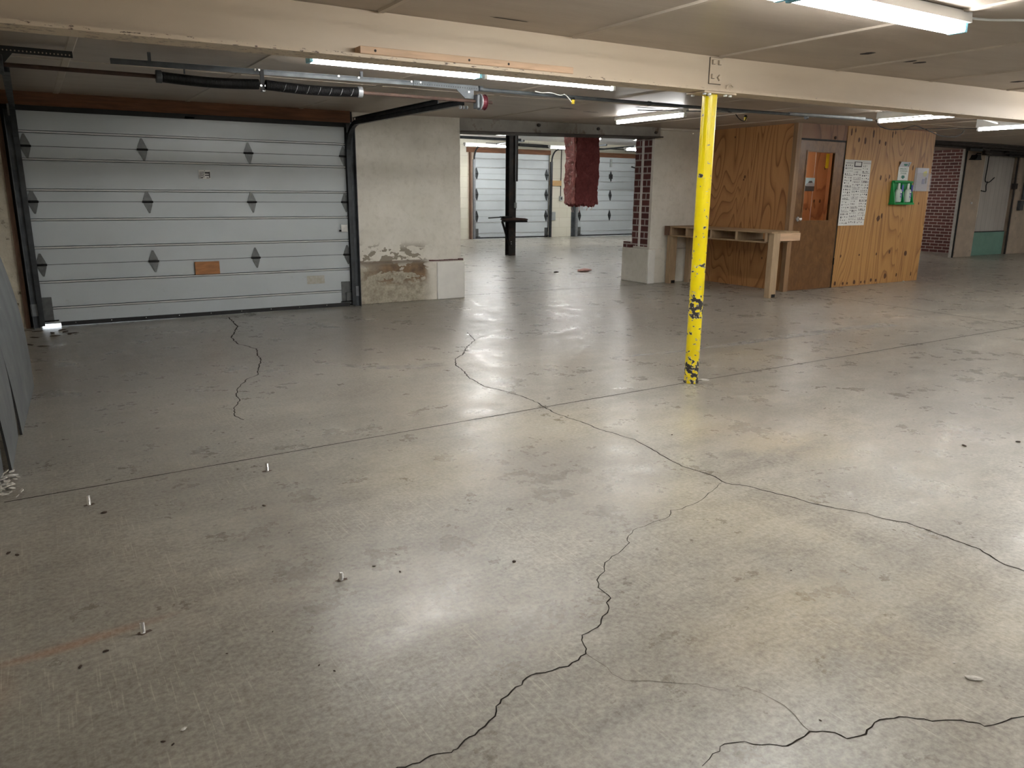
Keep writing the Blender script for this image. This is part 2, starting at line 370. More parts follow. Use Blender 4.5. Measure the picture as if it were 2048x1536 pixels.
# ------------------------------------------------------------------ mesh helpers
class MB:
    def __init__(s): s.v = []; s.f = []; s.m = []
    def add(s, vs, fs, mi=0):
        o = len(s.v); s.v += [tuple(v) for v in vs]
        for f in fs: s.f.append(tuple(i+o for i in f)); s.m.append(mi)
        return s
    def box(s, x0, x1, y0, y1, z0, z1, mi=0):
        vs = [(x,y,z) for x in (x0,x1) for y in (y0,y1) for z in (z0,z1)]
        return s.add(vs, [(0,1,3,2),(4,6,7,5),(0,4,5,1),(2,3,7,6),(0,2,6,4),(1,5,7,3)], mi)
    def hexa(s, bot, top, mi=0):
        return s.add(bot+top, [(3,2,1,0),(4,5,6,7),(0,1,5,4),(1,2,6,5),(2,3,7,6),(3,0,4,7)], mi)
    def cyl(s, p0, p1, r, n=16, r2=None, mi=0, caps=True):
        p0 = Vector(p0); p1 = Vector(p1); d = (p1-p0).normalized()
        a = d.orthogonal().normalized(); b = d.cross(a); r2 = r if r2 is None else r2
        vs = [p0+(a*math.cos(2*PI*i/n)+b*math.sin(2*PI*i/n))*r for i in range(n)] + [p1+(a*math.cos(2*PI*i/n)+b*math.sin(2*PI*i/n))*r2 for i in range(n)]
        fs = [(i,(i+1)%n,n+(i+1)%n,n+i) for i in range(n)]
        if caps: fs += [tuple(range(n))[::-1], tuple(range(n,2*n))]
        return s.add(vs, fs, mi)
    def tube(s, pts, r, n=8, mi=0):
        pts = [Vector(p) for p in pts]; rings = []
        up = None
        for i, p in enumerate(pts):
            d = (pts[min(i+1,len(pts)-1)]-pts[max(i-1,0)]).normalized()
            if up is None: up = d.orthogonal().normalized()
            up = (up - d*up.dot(d)).normalized(); w = d.cross(up)
            rings.append([p+(up*math.cos(2*PI*k/n)+w*math.sin(2*PI*k/n))*r for k in range(n)])
        vs = [v for rg in rings for v in rg]; fs = []
        for i in range(len(pts)-1):
            for k in range(n): fs.append((i*n+k, i*n+(k+1)%n, (i+1)*n+(k+1)%n, (i+1)*n+k))
        fs += [tuple(range(n))[::-1], tuple(range((len(pts)-1)*n, len(pts)*n))]
        return s.add(vs, fs, mi)
    def prism(s, poly, a, b, axis='x', mi=0):
        """poly: 2d outline in the other two axes (y,z / x,z / x,y)"""
        def P(u, v, w): return {'x': (w,u,v), 'y': (u,w,v), 'z': (u,v,w)}[axis]
        n = len(poly); vs = [P(u,v,a) for u,v in poly]+[P(u,v,b) for u,v in poly]
        return s.add(vs, [(i,(i+1)%n,n+(i+1)%n,n+i) for i in range(n)]+[tuple(range(n))[::-1], tuple(range(n,2*n))], mi)
    def quad(s, *ps, mi=0): return s.add(ps, [tuple(range(len(ps)))], mi)
    def disc(s, c, rx, rz, y, n=10, mi=0, jit=.15):
        ps = []
        for i in range(n):
            k = 1+random.uniform(-jit, jit); ps.append((c[0]+rx*k*math.cos(2*PI*i/n), y, c[1]+rz*k*math.sin(2*PI*i/n)))
        return s.add(ps, [tuple(range(n))], mi)
    def build(s, name, mats, parent=None, bevel=0, smooth=False, base=None):
        me = bpy.data.meshes.new(name)
        off = Vector(base) if base else Vector((0,0,0))
        if parent is not None: off = Vector(parent['_w'])
        me.from_pydata([tuple(Vector(v)-off) for v in s.v], [], s.f)
        if not isinstance(mats, (list, tuple)): mats = [mats]
        for m in mats: me.materials.append(m)
        for p, mi in zip(me.polygons, s.m): p.material_index = mi
        bm = bmesh.new(); bm.from_mesh(me); bmesh.ops.recalc_face_normals(bm, faces=bm.faces); bm.to_mesh(me); bm.free()
        if smooth:
            me.polygons.foreach_set('use_smooth', [True]*len(me.polygons))
            me.set_sharp_from_angle(angle=rad(35))
        o = bpy.data.objects.new(name, me); COL.objects.link(o)
        if parent is not None:
            o.parent = parent; o['_w'] = parent['_w']
        else:
            o.location = off; o['_w'] = tuple(off)
        if bevel:
            b = o.modifiers.new('bevel', 'BEVEL'); b.width = bevel; b.segments = 2; b.limit_method = 'ANGLE'; b.harden_normals = False
        return o
def thing(name, label, cat, loc, group=None, kind=None):
    o = bpy.data.objects.new(name, None); COL.objects.link(o); o.location = loc; o['_w'] = tuple(loc); o.empty_display_size = .1
    return tag(o, label, cat, group, kind)
def tag(o, label=None, cat=None, group=None, kind=None):
    if label: o['label'] = label
    if cat: o['category'] = cat
    if group: o['group'] = group
    if kind: o['kind'] = kind
    return o
def struct(name, mb, m, parent=None, label=None, cat=None, **k):
    o = mb.build(name, m, parent, **k)
    if parent is None: tag(o, label, cat, None, 'structure')
    return o
def copy_tree(root, loc, label=None):
    r = root.copy(); COL.objects.link(r); r.location = loc; r['_w'] = tuple(loc)
    if label: r['label'] = label
    for ch in [c for c in root.children]:
        c = ch.copy(); COL.objects.link(c); c.parent = r
        for g in list(ch.children):
            d = g.copy(); COL.objects.link(d); d.parent = c
    return r

def lerp_tab(tab, x):
    if x <= tab[0][0]: return tab[0][1]
    for (a, fa), (b, fb) in zip(tab, tab[1:]):
        if x <= b: return fa+(fb-fa)*(x-a)/(b-a)
    return tab[-1][1]
CZT = [(-1, 2.25), (4, 2.26), (10, 2.34), (17, 2.43), (24, 2.47)]
def cz(x): return lerp_tab(CZT, x)

# ------------------------------------------------------------------ floor
XL, XR, YB, YF = -.5, 24.0, -6.0, 20.7
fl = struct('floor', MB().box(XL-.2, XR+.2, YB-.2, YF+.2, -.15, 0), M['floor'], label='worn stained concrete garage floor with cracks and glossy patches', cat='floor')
def ribbon(name, pts, w0, w1, m, z=.0008, jit=.3, sub=6, parent=fl, wander=.006):
    P = []
    for i in range(len(pts)-1):
        a = Vector((*pts[i], 0)); b = Vector((*pts[i+1], 0)); d = b-a; nrm = Vector((-d.y, d.x, 0)).normalized() if d.length else Vector((1,0,0))
        k = max(2, min(sub*4, int(d.length/.03)))
        for j in range(k):
            t = j/k; P.append(a+d*t+(nrm*random.uniform(-wander, wander) if j else Vector()))
    P.append(Vector((*pts[-1], 0)))
    vs = []; n = len(P)
    for i, p in enumerate(P):
        d = (P[min(i+1,n-1)]-P[max(i-1,0)]); nr = Vector((-d.y, d.x, 0)).normalized()
        w = (w0+(w1-w0)*i/n)*(1+random.uniform(-jit, jit))*.5
        vs += [(p+nr*w)[:2]+(z,), (p-nr*w)[:2]+(z,)]
    return MB().add(vs, [(2*i, 2*i+1, 2*i+3, 2*i+2) for i in range(n-1)]).build(name, m, parent)
A=[(3.590,6.694),(3.462,6.304),(3.255,6.069),(3.033,5.748),(2.910,5.641),(2.799,5.426),(2.751,5.195),(2.686,4.991),(2.651,4.699),(2.711,4.500),(2.742,4.286),(2.746,4.135),(2.720,4.008),(2.702,3.843),(2.732,3.606),(2.733,3.458),(2.765,3.299),(2.789,3.194),(2.770,3.086),(2.752,2.964),(2.727,2.848),(2.709,2.726),(2.734,2.626),(2.747,2.537),(2.728,2.469),(2.741,2.416),(2.788,2.365),(2.808,2.291),(2.832,2.223),(2.865,2.151),(2.876,2.076),(2.908,2.007),(2.944,1.944),(2.994,1.867),(3.006,1.791),(3.054,1.718),(3.058,1.642),(3.063,1.550),(3.062,1.488),(3.066,1.420),(3.043,1.370),(3.018,1.320),(3.016,1.274),(3.021,1.234),(3.007,1.149)]
B=[(2.716,2.457),(2.590,2.400),(2.503,2.362),(2.430,2.336),(2.320,2.318),(2.267,2.333),(2.215,2.285),(2.151,2.277),(2.052,2.260),(1.987,2.256),(1.911,2.204),(1.897,2.172),(1.828,2.135),(1.760,2.113),(1.705,2.086),(1.660,2.031),(1.595,1.993),(1.565,1.947),(1.563,1.908),(1.558,1.867),(1.526,1.850),(1.510,1.816),(1.460,1.787),(1.427,1.754),(1.380,1.739),(1.335,1.732),(1.317,1.710),(1.301,1.664),(1.284,1.644),(1.245,1.629),(1.201,1.619),(1.147,1.626),(1.102,1.638),(1.066,1.636),(1.035,1.614),(0.997,1.606),(0.952,1.589),(0.925,1.571),(0.902,1.537),(0.859,1.516),(0.820,1.500),(0.789,1.497),(0.758,1.478),(0.739,1.474),(0.707,1.488),(0.673,1.488),(0.639,1.488),(0.603,1.496),(0.536,1.473)]
C_=[(2.204,0.784),(2.128,0.805),(2.091,0.818),(2.050,0.823),(1.994,0.839),(1.986,0.861),(1.967,0.883),(1.893,0.922),(1.868,0.948),(1.835,0.978),(1.799,0.990),(1.756,0.998),(1.712,0.990),(1.678,0.985),(1.637,0.996),(1.630,1.028),(1.606,1.048),(1.578,1.064),(1.522,1.059),(1.482,1.058),(1.463,1.073),(1.430,1.093),(1.402,1.125),(1.351,1.145),(1.320,1.132),(1.278,1.126),(1.244,1.117)]
D=[(1.285,1.643),(1.292,1.587),(1.289,1.524),(1.300,1.480),(1.362,1.443),(1.411,1.403),(1.469,1.362),(1.493,1.328),(1.521,1.298)]
D2=[(1.561,1.297),(1.595,1.237),(1.603,1.191),(1.603,1.149),(1.588,1.104),(1.579,1.066)]
E_=[(1.731,8.774),(1.687,8.149),(1.559,7.725),(1.494,7.532),(1.476,7.187),(1.567,6.871),(1.510,6.594),(1.488,6.376),(1.401,6.103),(1.329,5.848),(1.235,5.762),(1.104,5.491),(1.058,5.319),(1.050,5.173),(0.967,4.973),(0.936,4.795),(0.964,4.685)]
ribbon('crack', A, .009, .006, M['crack_dark'])
ribbon('crack', B[:20], .0025, .004, M['crack_dark'])
ribbon('crack', B[19:], .005, .0038, M['crack_dark'])
ribbon('crack', C_[:20], .004, .0042, M['crack_dark'])
ribbon('crack', C_[19:], .0035, .0015, M['crack_dark'])
ribbon('crack', D, .0018, .0016, M['crack_faint']); ribbon('crack', D2, .0015, .002, M['crack_faint'])
ribbon('crack', E_, .014, .006, M['crack_dark'])
ribbon('expansion_joint', [(-.25,3.905),(2.706,4.016),(3.95,4.05),(8.92,4.128),(22,4.33)], .008, .013, M['crack_dark'], wander=.001, jit=.15)
ribbon('expansion_joint', [(9.30,7.3),(9.22,5.5),(9.13,4.14)], .016, .016, M['crack_dark'], wander=.001, jit=.15)
ribbon('expansion_joint', [(4.85,9.25),(8.05,9.1)], .02, .02, M['crack_faint'], wander=.002, jit=.15)
def m_chalk():
    t = NT('pale_floor_streak'); o = t.obj()
    n = t.noise(t.map(sc=(1.2,9,1)), 3, 6, .7); a = t.ramp(n, [(.42, 0), (.62, .55)])
    t.fin((.52,.51,.50), .6); t.set(t.b.inputs['Alpha'], a); return t.m
M['chalk'] = m_chalk()
ribbon('pale_scuff', [(4.10,5.031),(4.808,4.95),(5.352,4.947),(5.946,4.965),(6.547,4.967),(7.197,4.958),(7.9,4.928)], .05, .20, M['chalk'], z=.0006, jit=.2, wander=.01)
def m_stain(name, col, a, sc=(1,1,1), lo=.4, hi=.6, freq=6):
    t = NT(name); n = t.noise(t.map(sc=sc), freq, 6, .7)
    t.fin(col, .55); t.set(t.b.inputs['Alpha'], t.ramp(n, [(lo, 0), (hi, a)])); return t.m
M['arc'] = m_stain('pale_tyre_arc', (.42,.41,.38), .45)
arc = [(1.9,6.0),(2.1,5.75),(2.3,5.6),(2.5,5.52),(2.75,5.5)]
ribbon('pale_scuff', arc, .08, .14, M['arc'], z=.0005, jit=.2, wander=.01)

# ------------------------------------------------------------------ ceiling near (board sheets)
def ceil_strip(x0, x1, y0, y1, extra=0):
    xs = [x0]+[a for a,_ in CZT if x0 < a < x1]+[x1]
    mb = MB()
    for a, b in zip(xs, xs[1:]):
        za, zb = cz(a)+extra, cz(b)+extra
        mb.hexa([(a,y0,za),(b,y0,zb),(b,y1,zb),(a,y1,za)], [(a,y0,za+.1),(b,y0,zb+.1),(b,y1,zb+.1),(a,y1,za+.1)])
    return mb
struct('ceiling', ceil_strip(XL-.2, XR+.2, YB-.2, 9.2), M['ceiling'], label='low brownish painted board ceiling of the garage', cat='ceiling')
ti = 0
def trim(mb, m, label, **k):
    global ti; ti += 1
    return struct('trim_%d' % ti, mb, m, label=label, cat='trim', **k)
for i in range(13):
    x = 1.65+1.213*(i-1)
    z = cz(x)
    trim(MB().prism([(x-.022, z+.002), (x-.014, z-.011), (x+.014, z-.011), (x+.022, z+.002)], YB, 3.99, 'y'), M['batten'], 'painted batten over a ceiling seam in front of the steel beam')
for i, x in enumerate([.35, 1.54, 2.73, 3.92, 5.09, 6.27, 7.41, 8.6, 9.8, 11.0, 12.2, 13.4, 14.6]):
    z = cz(x)
    trim(MB().prism([(x-.03, z+.002), (x-.02, z-.006), (x+.02, z-.006), (x+.03, z+.002)], 4.14, 9.0 if x < 8.9 or x > 12.6 else 7.44, 'y'), M['batten'], 'painted batten over a ceiling seam behind the steel beam')
for y in (6.72,):
    mb = MB()
    for a, b in ((-.5,4),(4,10),(10,16)):
        mb.hexa([(a,y-.02,cz(a)-.004),(b,y-.02,cz(b)-.004),(b,y+.02,cz(b)-.004),(a,y+.02,cz(a)-.004)], [(a,y-.02,cz(a)+.002),(b,y-.02,cz(b)+.002),(b,y+.02,cz(b)+.002),(a,y+.02,cz(a)+.002)])
    trim(mb, M['batten'], 'cross batten running beside the rail under the rear ceiling')
# holes / burnt spots in the ceiling boards
def spot(x, y, rx, ry):
    z = cz(x)-.0012; n = 14; ps = [(x+rx*(1+random.uniform(-.2,.2))*math.cos(2*PI*i/n), y+ry*(1+random.uniform(-.2,.2))*math.sin(2*PI*i/n), z) for i in range(n)]
    return MB().add(ps, [tuple(range(n))])
ceil = bpy.data.objects['ceiling']
for (x,y,rx,ry) in [(4.83,3.42,.04,.05),(5.38,3.47,.035,.05),(5.5,3.47,.035,.045),(7.2,3.65,.05,.06),(5.15,7.4,.22,.03),(5.9,6.9,.26,.03),(5.7,7.6,.12,.02),(2.3,3.8,.12,.01)]:
    spot(x,y,rx,ry).build('dark_hole', M['strap'], ceil)

# ------------------------------------------------------------------ steel beam
def bz(x): return 2.004+.0066*max(x,0)
bm_t = thing('steel_beam', 'long cream painted steel ceiling beam with chipped lower flange', 'beam', (0, 4.03, 2.0))
mb = MB()
def beamseg(x0, x1):
    a, b = bz(x0), bz(x1); ta, tb = cz(x0)-.001, cz(x1)-.001
    mb.hexa([(x0,3.945,a),(x1,3.945,b),(x1,4.125,b),(x0,4.125,a)], [(x0,3.945,a+.018),(x1,3.945,b+.018),(x1,4.125,b+.018),(x0,4.125,a+.018)])
    mb.hexa([(x0,4.015,a+.018),(x1,4.015,b+.018),(x1,4.055,b+.018),(x0,4.055,a+.018)], [(x0,4.015,ta),(x1,4.015,tb),(x1,4.055,tb),(x0,4.055,ta)])
for a, b in ((XL,4),(4,10),(10,17),(17,XR)): beamseg(a, b)
mb.build('beam_body', M['beam'], bm_t)
x = 4.055; z0 = bz(x)
mp = MB().box(x-.055, x+.055, 4.005, 4.015, z0+.055, cz(x)-.012)
MB().box(x-.0575, x+.0575, 4.011, 4.0149, z0+.0525, cz(x)-.0095).build('paint_crack_line', M['strap'], bm_t)
pl = mp.build('splice_plate', M['beam'], bm_t, bevel=.001)
for dx, dz, rot in ((-.028,.19,.1), (.028,.19,.05), (-.028,.10,0), (.03,.095,.8)):
    h = .0135; ps = [(x+dx+h*1.35*math.cos(rot+PI/4+k*PI/2), z0+dz+h*1.35*math.sin(rot+PI/4+k*PI/2)) for k in range(4)]
    nt = MB().prism(ps, 3.992, 4.006, 'y').build('square_nut', M['beam'], pl, bevel=.001)
    ps2 = [(x+dx+(h*1.35+.0028)*math.cos(rot+PI/4+k*PI/2), z0+dz+(h*1.35+.0028)*math.sin(rot+PI/4+k*PI/2)) for k in range(4)]
    MB().prism(ps2, 4.0035, 4.0052, 'y').build('dark_outline', M['strap'], pl)
# small bent clip by the plate and column cap bolts
MB().tube([(x+.10,4.0,z0+.02),(x+.10,3.99,z0+.05),(x+.125,3.985,z0+.06),(x+.15,3.985,z0+.045)], .005, 6).build('bent_clip', M['beam'], bm_t)

# ------------------------------------------------------------------ yellow column
cx0, cy0 = 4.052, 4.045
col = thing('steel_column', 'slim yellow painted pipe column with chipped black scars', 'column', (cx0, cy0, 0))
top = bz(cx0)-.012
mb = MB(); n = 40; zs = [0,.02,.05,.1,.2,.4,.6,.8,1.0,1.4,1.8,top]
for a, b in zip(zs, zs[1:]): mb.cyl((cx0,cy0,a), (cx0,cy0,b), .0505, n, caps=False)
mb.build('pipe', M['yellow'], col, smooth=True)
MB().cyl((cx0,cy0,0),(cx0,cy0,.014),.0555,8).build('foot_collar', M['yellow'], col, bevel=.003)
cap = MB().box(cx0-.14, cx0+.16, cy0-.09, cy0+.08, top, top+.012).build('cap_plate', M['beam'], col, bevel=.002)
for dx, dy in ((-.11,-.06),(-.07,-.085+.02),(.08,-.065),(.13,-.06),(-.1,.06),(.12,.06)):
    MB().cyl((cx0+dx,cy0+dy,top-.012),(cx0+dx,cy0+dy,top),.014,6).build('bolt_head', M['white_plastic'], cap, bevel=.002)

# ------------------------------------------------------------------ 2x4 on the beam
brd = thing('pine_board', 'pale pine stud lying on the front flange of the beam', 'board', (2.17, 3.97, bz(2.2)+.018))
mb = MB(); zb = bz(1.51)+.019
za, zc = bz(1.51)+.019, bz(2.826)+.019
mb.hexa([(1.51,3.935,za),(2.826,3.935,zc),(2.826,4.014,zc),(1.51,4.014,za)], [(1.51,3.935,za+.036),(2.826,3.935,zc+.036),(2.826,4.014,zc+.036),(1.51,4.014,za+.036)])
mb.build('stud', M['lumber'], brd, bevel=.003)
for xx in (1.59, 2.13, 2.38):
    MB().cyl((xx,3.936,bz(xx)+.037),(xx,3.9335,bz(xx)+.037),.0065,12).build('nail_hole', M['strap'], brd)

# ------------------------------------------------------------------ fluorescent lights
lc = 0
def lamp(p0, p1, label, group, tubes=2, house=True, drop=.0, cap=M['white_plastic'], hw=.036, zt=None, name='fluorescent_light', ceilz=None):
    """strip light between p0 and p1 (axis aligned in x or y), z = tube height"""
    p0 = Vector(p0); p1 = Vector(p1); mid = (p0+p1)/2; d = (p1-p0); L = d.length; d.normalize(); s = Vector((-d.y, d.x, 0))
    cZ = ceilz if ceilz is not None else cz(mid.x)
    th = thing(name, label, 'light', (mid.x, mid.y, cZ), group)
    if house:
        zb = p0.z+.028
        def P(a, b, z): q = p0+d*a+s*b; return (q.x, q.y, z)
        mb = MB()
        zt_ = cZ-.002
        mb.hexa([P(-.02,-hw,zb),P(L+.02,-hw,zb),P(L+.02,hw,zb),P(-.02,hw,zb)], [P(-.02,-hw*.9,zt_),P(L+.02,-hw*.9,zt_),P(L+.02,hw*.9,zt_),P(-.02,hw*.9,zt_)])
        mb.build('housing', M['housing'], th, bevel=.002)
    offs = (-.036, .036) if tubes == 2 else (0,)
    for ofs in offs:
        a = p0+s*ofs+d*.015; b = p1+s*ofs-d*.015
        MB().cyl(a, b, .0135, 8).build('tube', M['tube'], th, smooth=True)
    for e, q in ((0, p0), (1, p1)):
        mb = MB(); w = .045 if tubes == 2 else .018
        dd = d*(.012)
        a = q-dd; b = q+dd
        pts = [(a-s*w), (b-s*w), (b+s*w), (a+s*w)]
        mb.hexa([(v.x,v.y,p0.z-.016) for v in pts], [(v.x,v.y,p0.z+.03) for v in pts]); mb.build('end_cap', cap, th, bevel=.002)
    return th
G1 = 'fluorescent strip lights under the near ceiling'
lamp((1.70,5.36,2.2), (2.975,5.36,2.2), 'left long bare tube light showing below the beam over the garage door side', G1, 2, True, cap=M['blue_cap'])
lamp((3.03,5.35,2.2), (4.235,5.33,2.2), 'second bare tube light in line, ending left of the yellow column', G1, 1, True)
big = lamp((2.89,2.42,2.178), (4.12,2.42,2.178), 'big bright white strip light with visible housing at the top right', G1, 2, True, cap=M['blue_cap'], hw=.06)
lamp((1.62,2.44,2.178), (2.84,2.44,2.178), 'strip light at the top edge, left of the big bright housing', G1, 2, True, cap=M['blue_cap'], hw=.06)
lamp((6.38,7.92,2.215), (6.38,6.73,2.215), 'tube light just left of the yellow column above the brick opening', G1, 1, True)
lamp((8.72,5.92,2.215), (8.72,4.70,2.215), 'tube light above the lighter plywood front of the booth', G1, 1, True)
lamp((10.77,5.86,2.215), (10.77,4.64,2.215), 'tube light at the right edge above the brick wall', G1, 1, True)
# lamps added out of view to brighten the garage; the passage one is real
for (a, b, z) in [((12.5,4.7),(12.5,3.5),2.23), ((15.2,5.2),(15.2,4.0),2.24), ((17.6,6.4),(17.6,5.2),2.26), ((17.0,12.4),(17.0,11.2),2.26), ((8.7,3.75),(8.7,2.55),2.2), ((5.6,1.4),(6.8,1.4),2.18), ((8.4,2.42),(9.6,2.42),2.19),
               ((11.5,2.42),(12.7,2.42),2.2), ((1.6,-.8),(2.8,-.8),2.18), ((4.6,-.8),(5.8,-.8),2.18), ((7.8,-.8),(9.0,-.8),2.18), ((2.0,-3.8),(3.2,-3.8),2.18), ((6.4,-3.8),(7.6,-3.8),2.18), ((20.5,7.0),(20.5,5.8),2.25)]:
    lamp((*a,z), (*b,z), 'extra tube light added along the ceiling for brightness, outside the photographed view', 'tube lights beyond the photographed view', 2, True)

# ------------------------------------------------------------------ walls
def wall(name, box, m, label):
    return struct(name, MB().box(*box), m, label=label, cat='wall')
wall('wall_left', (XL-.2, XL, YB, 9.0, 0, 2.5), M['rough_wall'], 'flaking cream side wall left of the leaning grey sheets')
wall('wall_rear', (XL-.2, XR+.2, YB-.2, YB, 0, 2.7), M['plaster'], 'white wall behind the viewer')
wall('wall_right', (XR, XR+.2, YB, 16, 0, 2.7), M['plaster'], 'far right end wall')
wall('wall_corner', (XL-.2, -.165, 9.02, 9.35, 0, 2.5), M['rough_wall'], 'rough flaking cream strip of wall left of the near garage door')
# header over near door
trim(MB().box(-.165, 3.34, 9.06, 9.3, 2.0, 2.27), M['rubber'], 'dark backing behind the door header')
trim(MB().box(-.165, 3.30, 9.0, 9.059, 2.128, 2.27), M['header_wood'], 'dark orange timber header above the near garage door')
trim(MB().box(-.03, 3.25, 8.992, 9.05, 2.078, 2.127), M['rubber'], 'black strip standing for the shadow above the top door section')  # solid black strip in place of the shadow between header and door
trim(MB().box(-.165, -.125, 8.985, 9.3, 0, 2.13), M['jamb_wood'], 'brown timber jamb left of the near garage door')
trim(MB().box(-.125, -.026, 9.055, 9.3, 0, 2.13), M['rubber'], 'dark filler added against daylight in the gap left of the near garage door')  # boxes added either side of the door to stop daylight leaking in
trim(MB().box(3.216, 3.30, 9.055, 9.3, 0, 2.13), M['rubber'], 'dark filler added against daylight in the gap right of the near garage door')
trim(MB().box(3.30, 3.345, 9.0, 9.3, 0, 2.13), M['jamb_wood'], 'brown timber jamb between the door track and the peeling pier')
# pier
pier = struct('wall_pier', MB().box(3.345, 4.765, 9.06, 9.42, .50, 2.27), M['pier'], label='wide white concrete pier with peeling paint right of the near garage door', cat='wall')
MB().box(3.345, 4.795, 9.03, 9.44, 0, .50).build('plinth', M['pier'], pier, bevel=.008)
MB().box(4.40, 4.80, 9.015, 9.45, 0, .485).build('white_patch', M['white_patch'], pier, bevel=.012)
mbb = MB()
for i in range(7): mbb.box(4.30+i*.07, 4.30+i*.07+.062, 9.018+random.uniform(0,.006), 9.06, .492, .512+random.uniform(-.004,.006))
mbb.build('exposed_brick_course', M['brick_pillar'], pier, bevel=.003)
MB().box(3.362, 3.368, 9.05, 9.06, .55, 2.2).build('wire', M['rust'], pier)
# steel lintel over the opening
lin = thing('steel_lintel', 'grey brown steel lintel with bolts spanning the opening to the back garage', 'lintel', (6.4, 9.15, 2.1))
mb = MB(); mb.hexa([(4.77,9.06,2.115),(8.12,9.06,2.185),(8.12,9.40,2.185),(4.77,9.40,2.115)], [(4.77,9.06,2.29),(8.12,9.06,2.33),(8.12,9.40,2.33),(4.77,9.40,2.29)])
mb.build('web', M['steel_header'], lin)
mb = MB(); mb.hexa([(4.77,8.99,2.098),(8.12,8.99,2.168),(8.12,9.42,2.168),(4.77,9.42,2.098)], [(4.77,8.99,2.115),(8.12,8.99,2.185),(8.12,9.42,2.185),(4.77,9.42,2.115)])
mb.build('bottom_flange', M['steel_dark'], lin)
for xx in (5.95, 6.95, 8.02): MB().cyl((xx,9.06,2.24),(xx,9.03,2.24),.022,6).build('bolt_head', M['steel_dark'], lin)
# right pillar
pil = struct('wall_pillar', MB().box(8.125, 9.20, 9.18, 9.56, .53, 2.36), M['plaster'], label='white concrete pillar between the opening and the plywood booth', cat='wall')
MB().box(8.152, 9.20, 9.19, 9.62, .5, 2.36).build('pillar_core', M['plaster'], pil)
MB().box(8.118, 8.15, 9.235, 9.60, .56, 2.2).build('brick_face', M['brick_pillar'], pil)
MB().box(8.095, 8.15, 9.60, 9.78, .50, .62).build('brick_footing', M['brick_pillar'], pil, bevel=.004)
MB().box(8.106, 8.118, 9.40, 9.44, .56, 2.2).build('mortar_strip', M['white_patch'], pil)
MB().box(8.06, 9.20, 9.13, 9.76, 0, .53).build('plinth', M['plaster'], pil, bevel=.012)
MB().box(8.066, 8.20, 9.118, 9.14, 0, .525).build('white_patch', M['white_patch'], pil, bevel=.006)
# wall behind the booth and rest of the partition
wall('wall_back', (9.20, 13.3, 9.44, 9.7, 0, 2.7), M['plaster'], 'white wall behind the plywood booth')
wall('wall_partition', (13.1, 13.3, 9.7, 13.5, 0, 2.7), M['plaster'], 'white partition closing the side passage on its left')
wall('wall_end', (13.1, XR, 13.5, 13.7, 0, 2.7), M['plaster'], 'end wall of the side passage behind the brick wall')
wall('wall_brick', (19.3, 19.5, 10.32, 13.5, 0, 2.75), M['brick'], 'red brick wall with pale mortar beyond the booth on the right')
struct('ceiling_passage', ceil_strip(13.0, XR+.2, 9.2, 13.7, .02), M['ceiling'], label='brown ceiling of the side passage by the brick wall', cat='ceiling')
# right pillar + panel wall at y ~ 9.95
tp = struct('wall_tan', MB().box(17.97, 18.72, 9.93, 9.99, 0, 2.45), M['tan_wall'], label='tan plastered pillar between the brick wall and the grey panelled door', cat='wall', bevel=.01)
trim(MB().box(17.89, 17.93, 9.95, 10.0, 0, 2.42), M['grey_trim'], 'chipped pale grey door stop strip left of the tan pillar')
trim(MB().box(17.93, 17.97, 9.93, 9.99, 0, 2.42), M['rubber'], 'black gap beside the tan pillar')
pd = struct('door_5', MB().box(18.72, 20.30, 10.08, 10.14, .56, 2.4), M['bead'], label='tall grey beadboard sliding door with teal lower part at the far right', cat='door')
MB().box(18.70, 20.34, 10.07, 10.14, 0, .55).build('teal_kick_panel', M['teal'], pd, bevel=.004)
MB().box(18.72, 20.3, 10.065, 10.08, .545, .565).build('dark_seam', M['rubber'], pd)
MB().box(18.69, 18.86, 10.0, 10.08, .9, 2.4).build('left_stile', M['plaster'], pd)
MB().cyl((20.36,10.0,0),(20.30,10.0,2.35),.022,8).build('vertical_rod', M['dark_pipe'], pd)
MB().box(20.29,20.41,9.97,10.05,1.55,1.68).build('latch', M['dark_pipe'], pd)
wall('wall_panel', (20.42, XR, 10.0, 10.3, 0, 2.7), M['tan_wall'], 'tan wall right of the teal based door')
wall('wall_over', (18.68, 20.42, 10.16, 10.3, 0, 2.7), M['tan_wall'], 'tan wall recess behind the grey panelled door')
# shell of passages so the building is closed

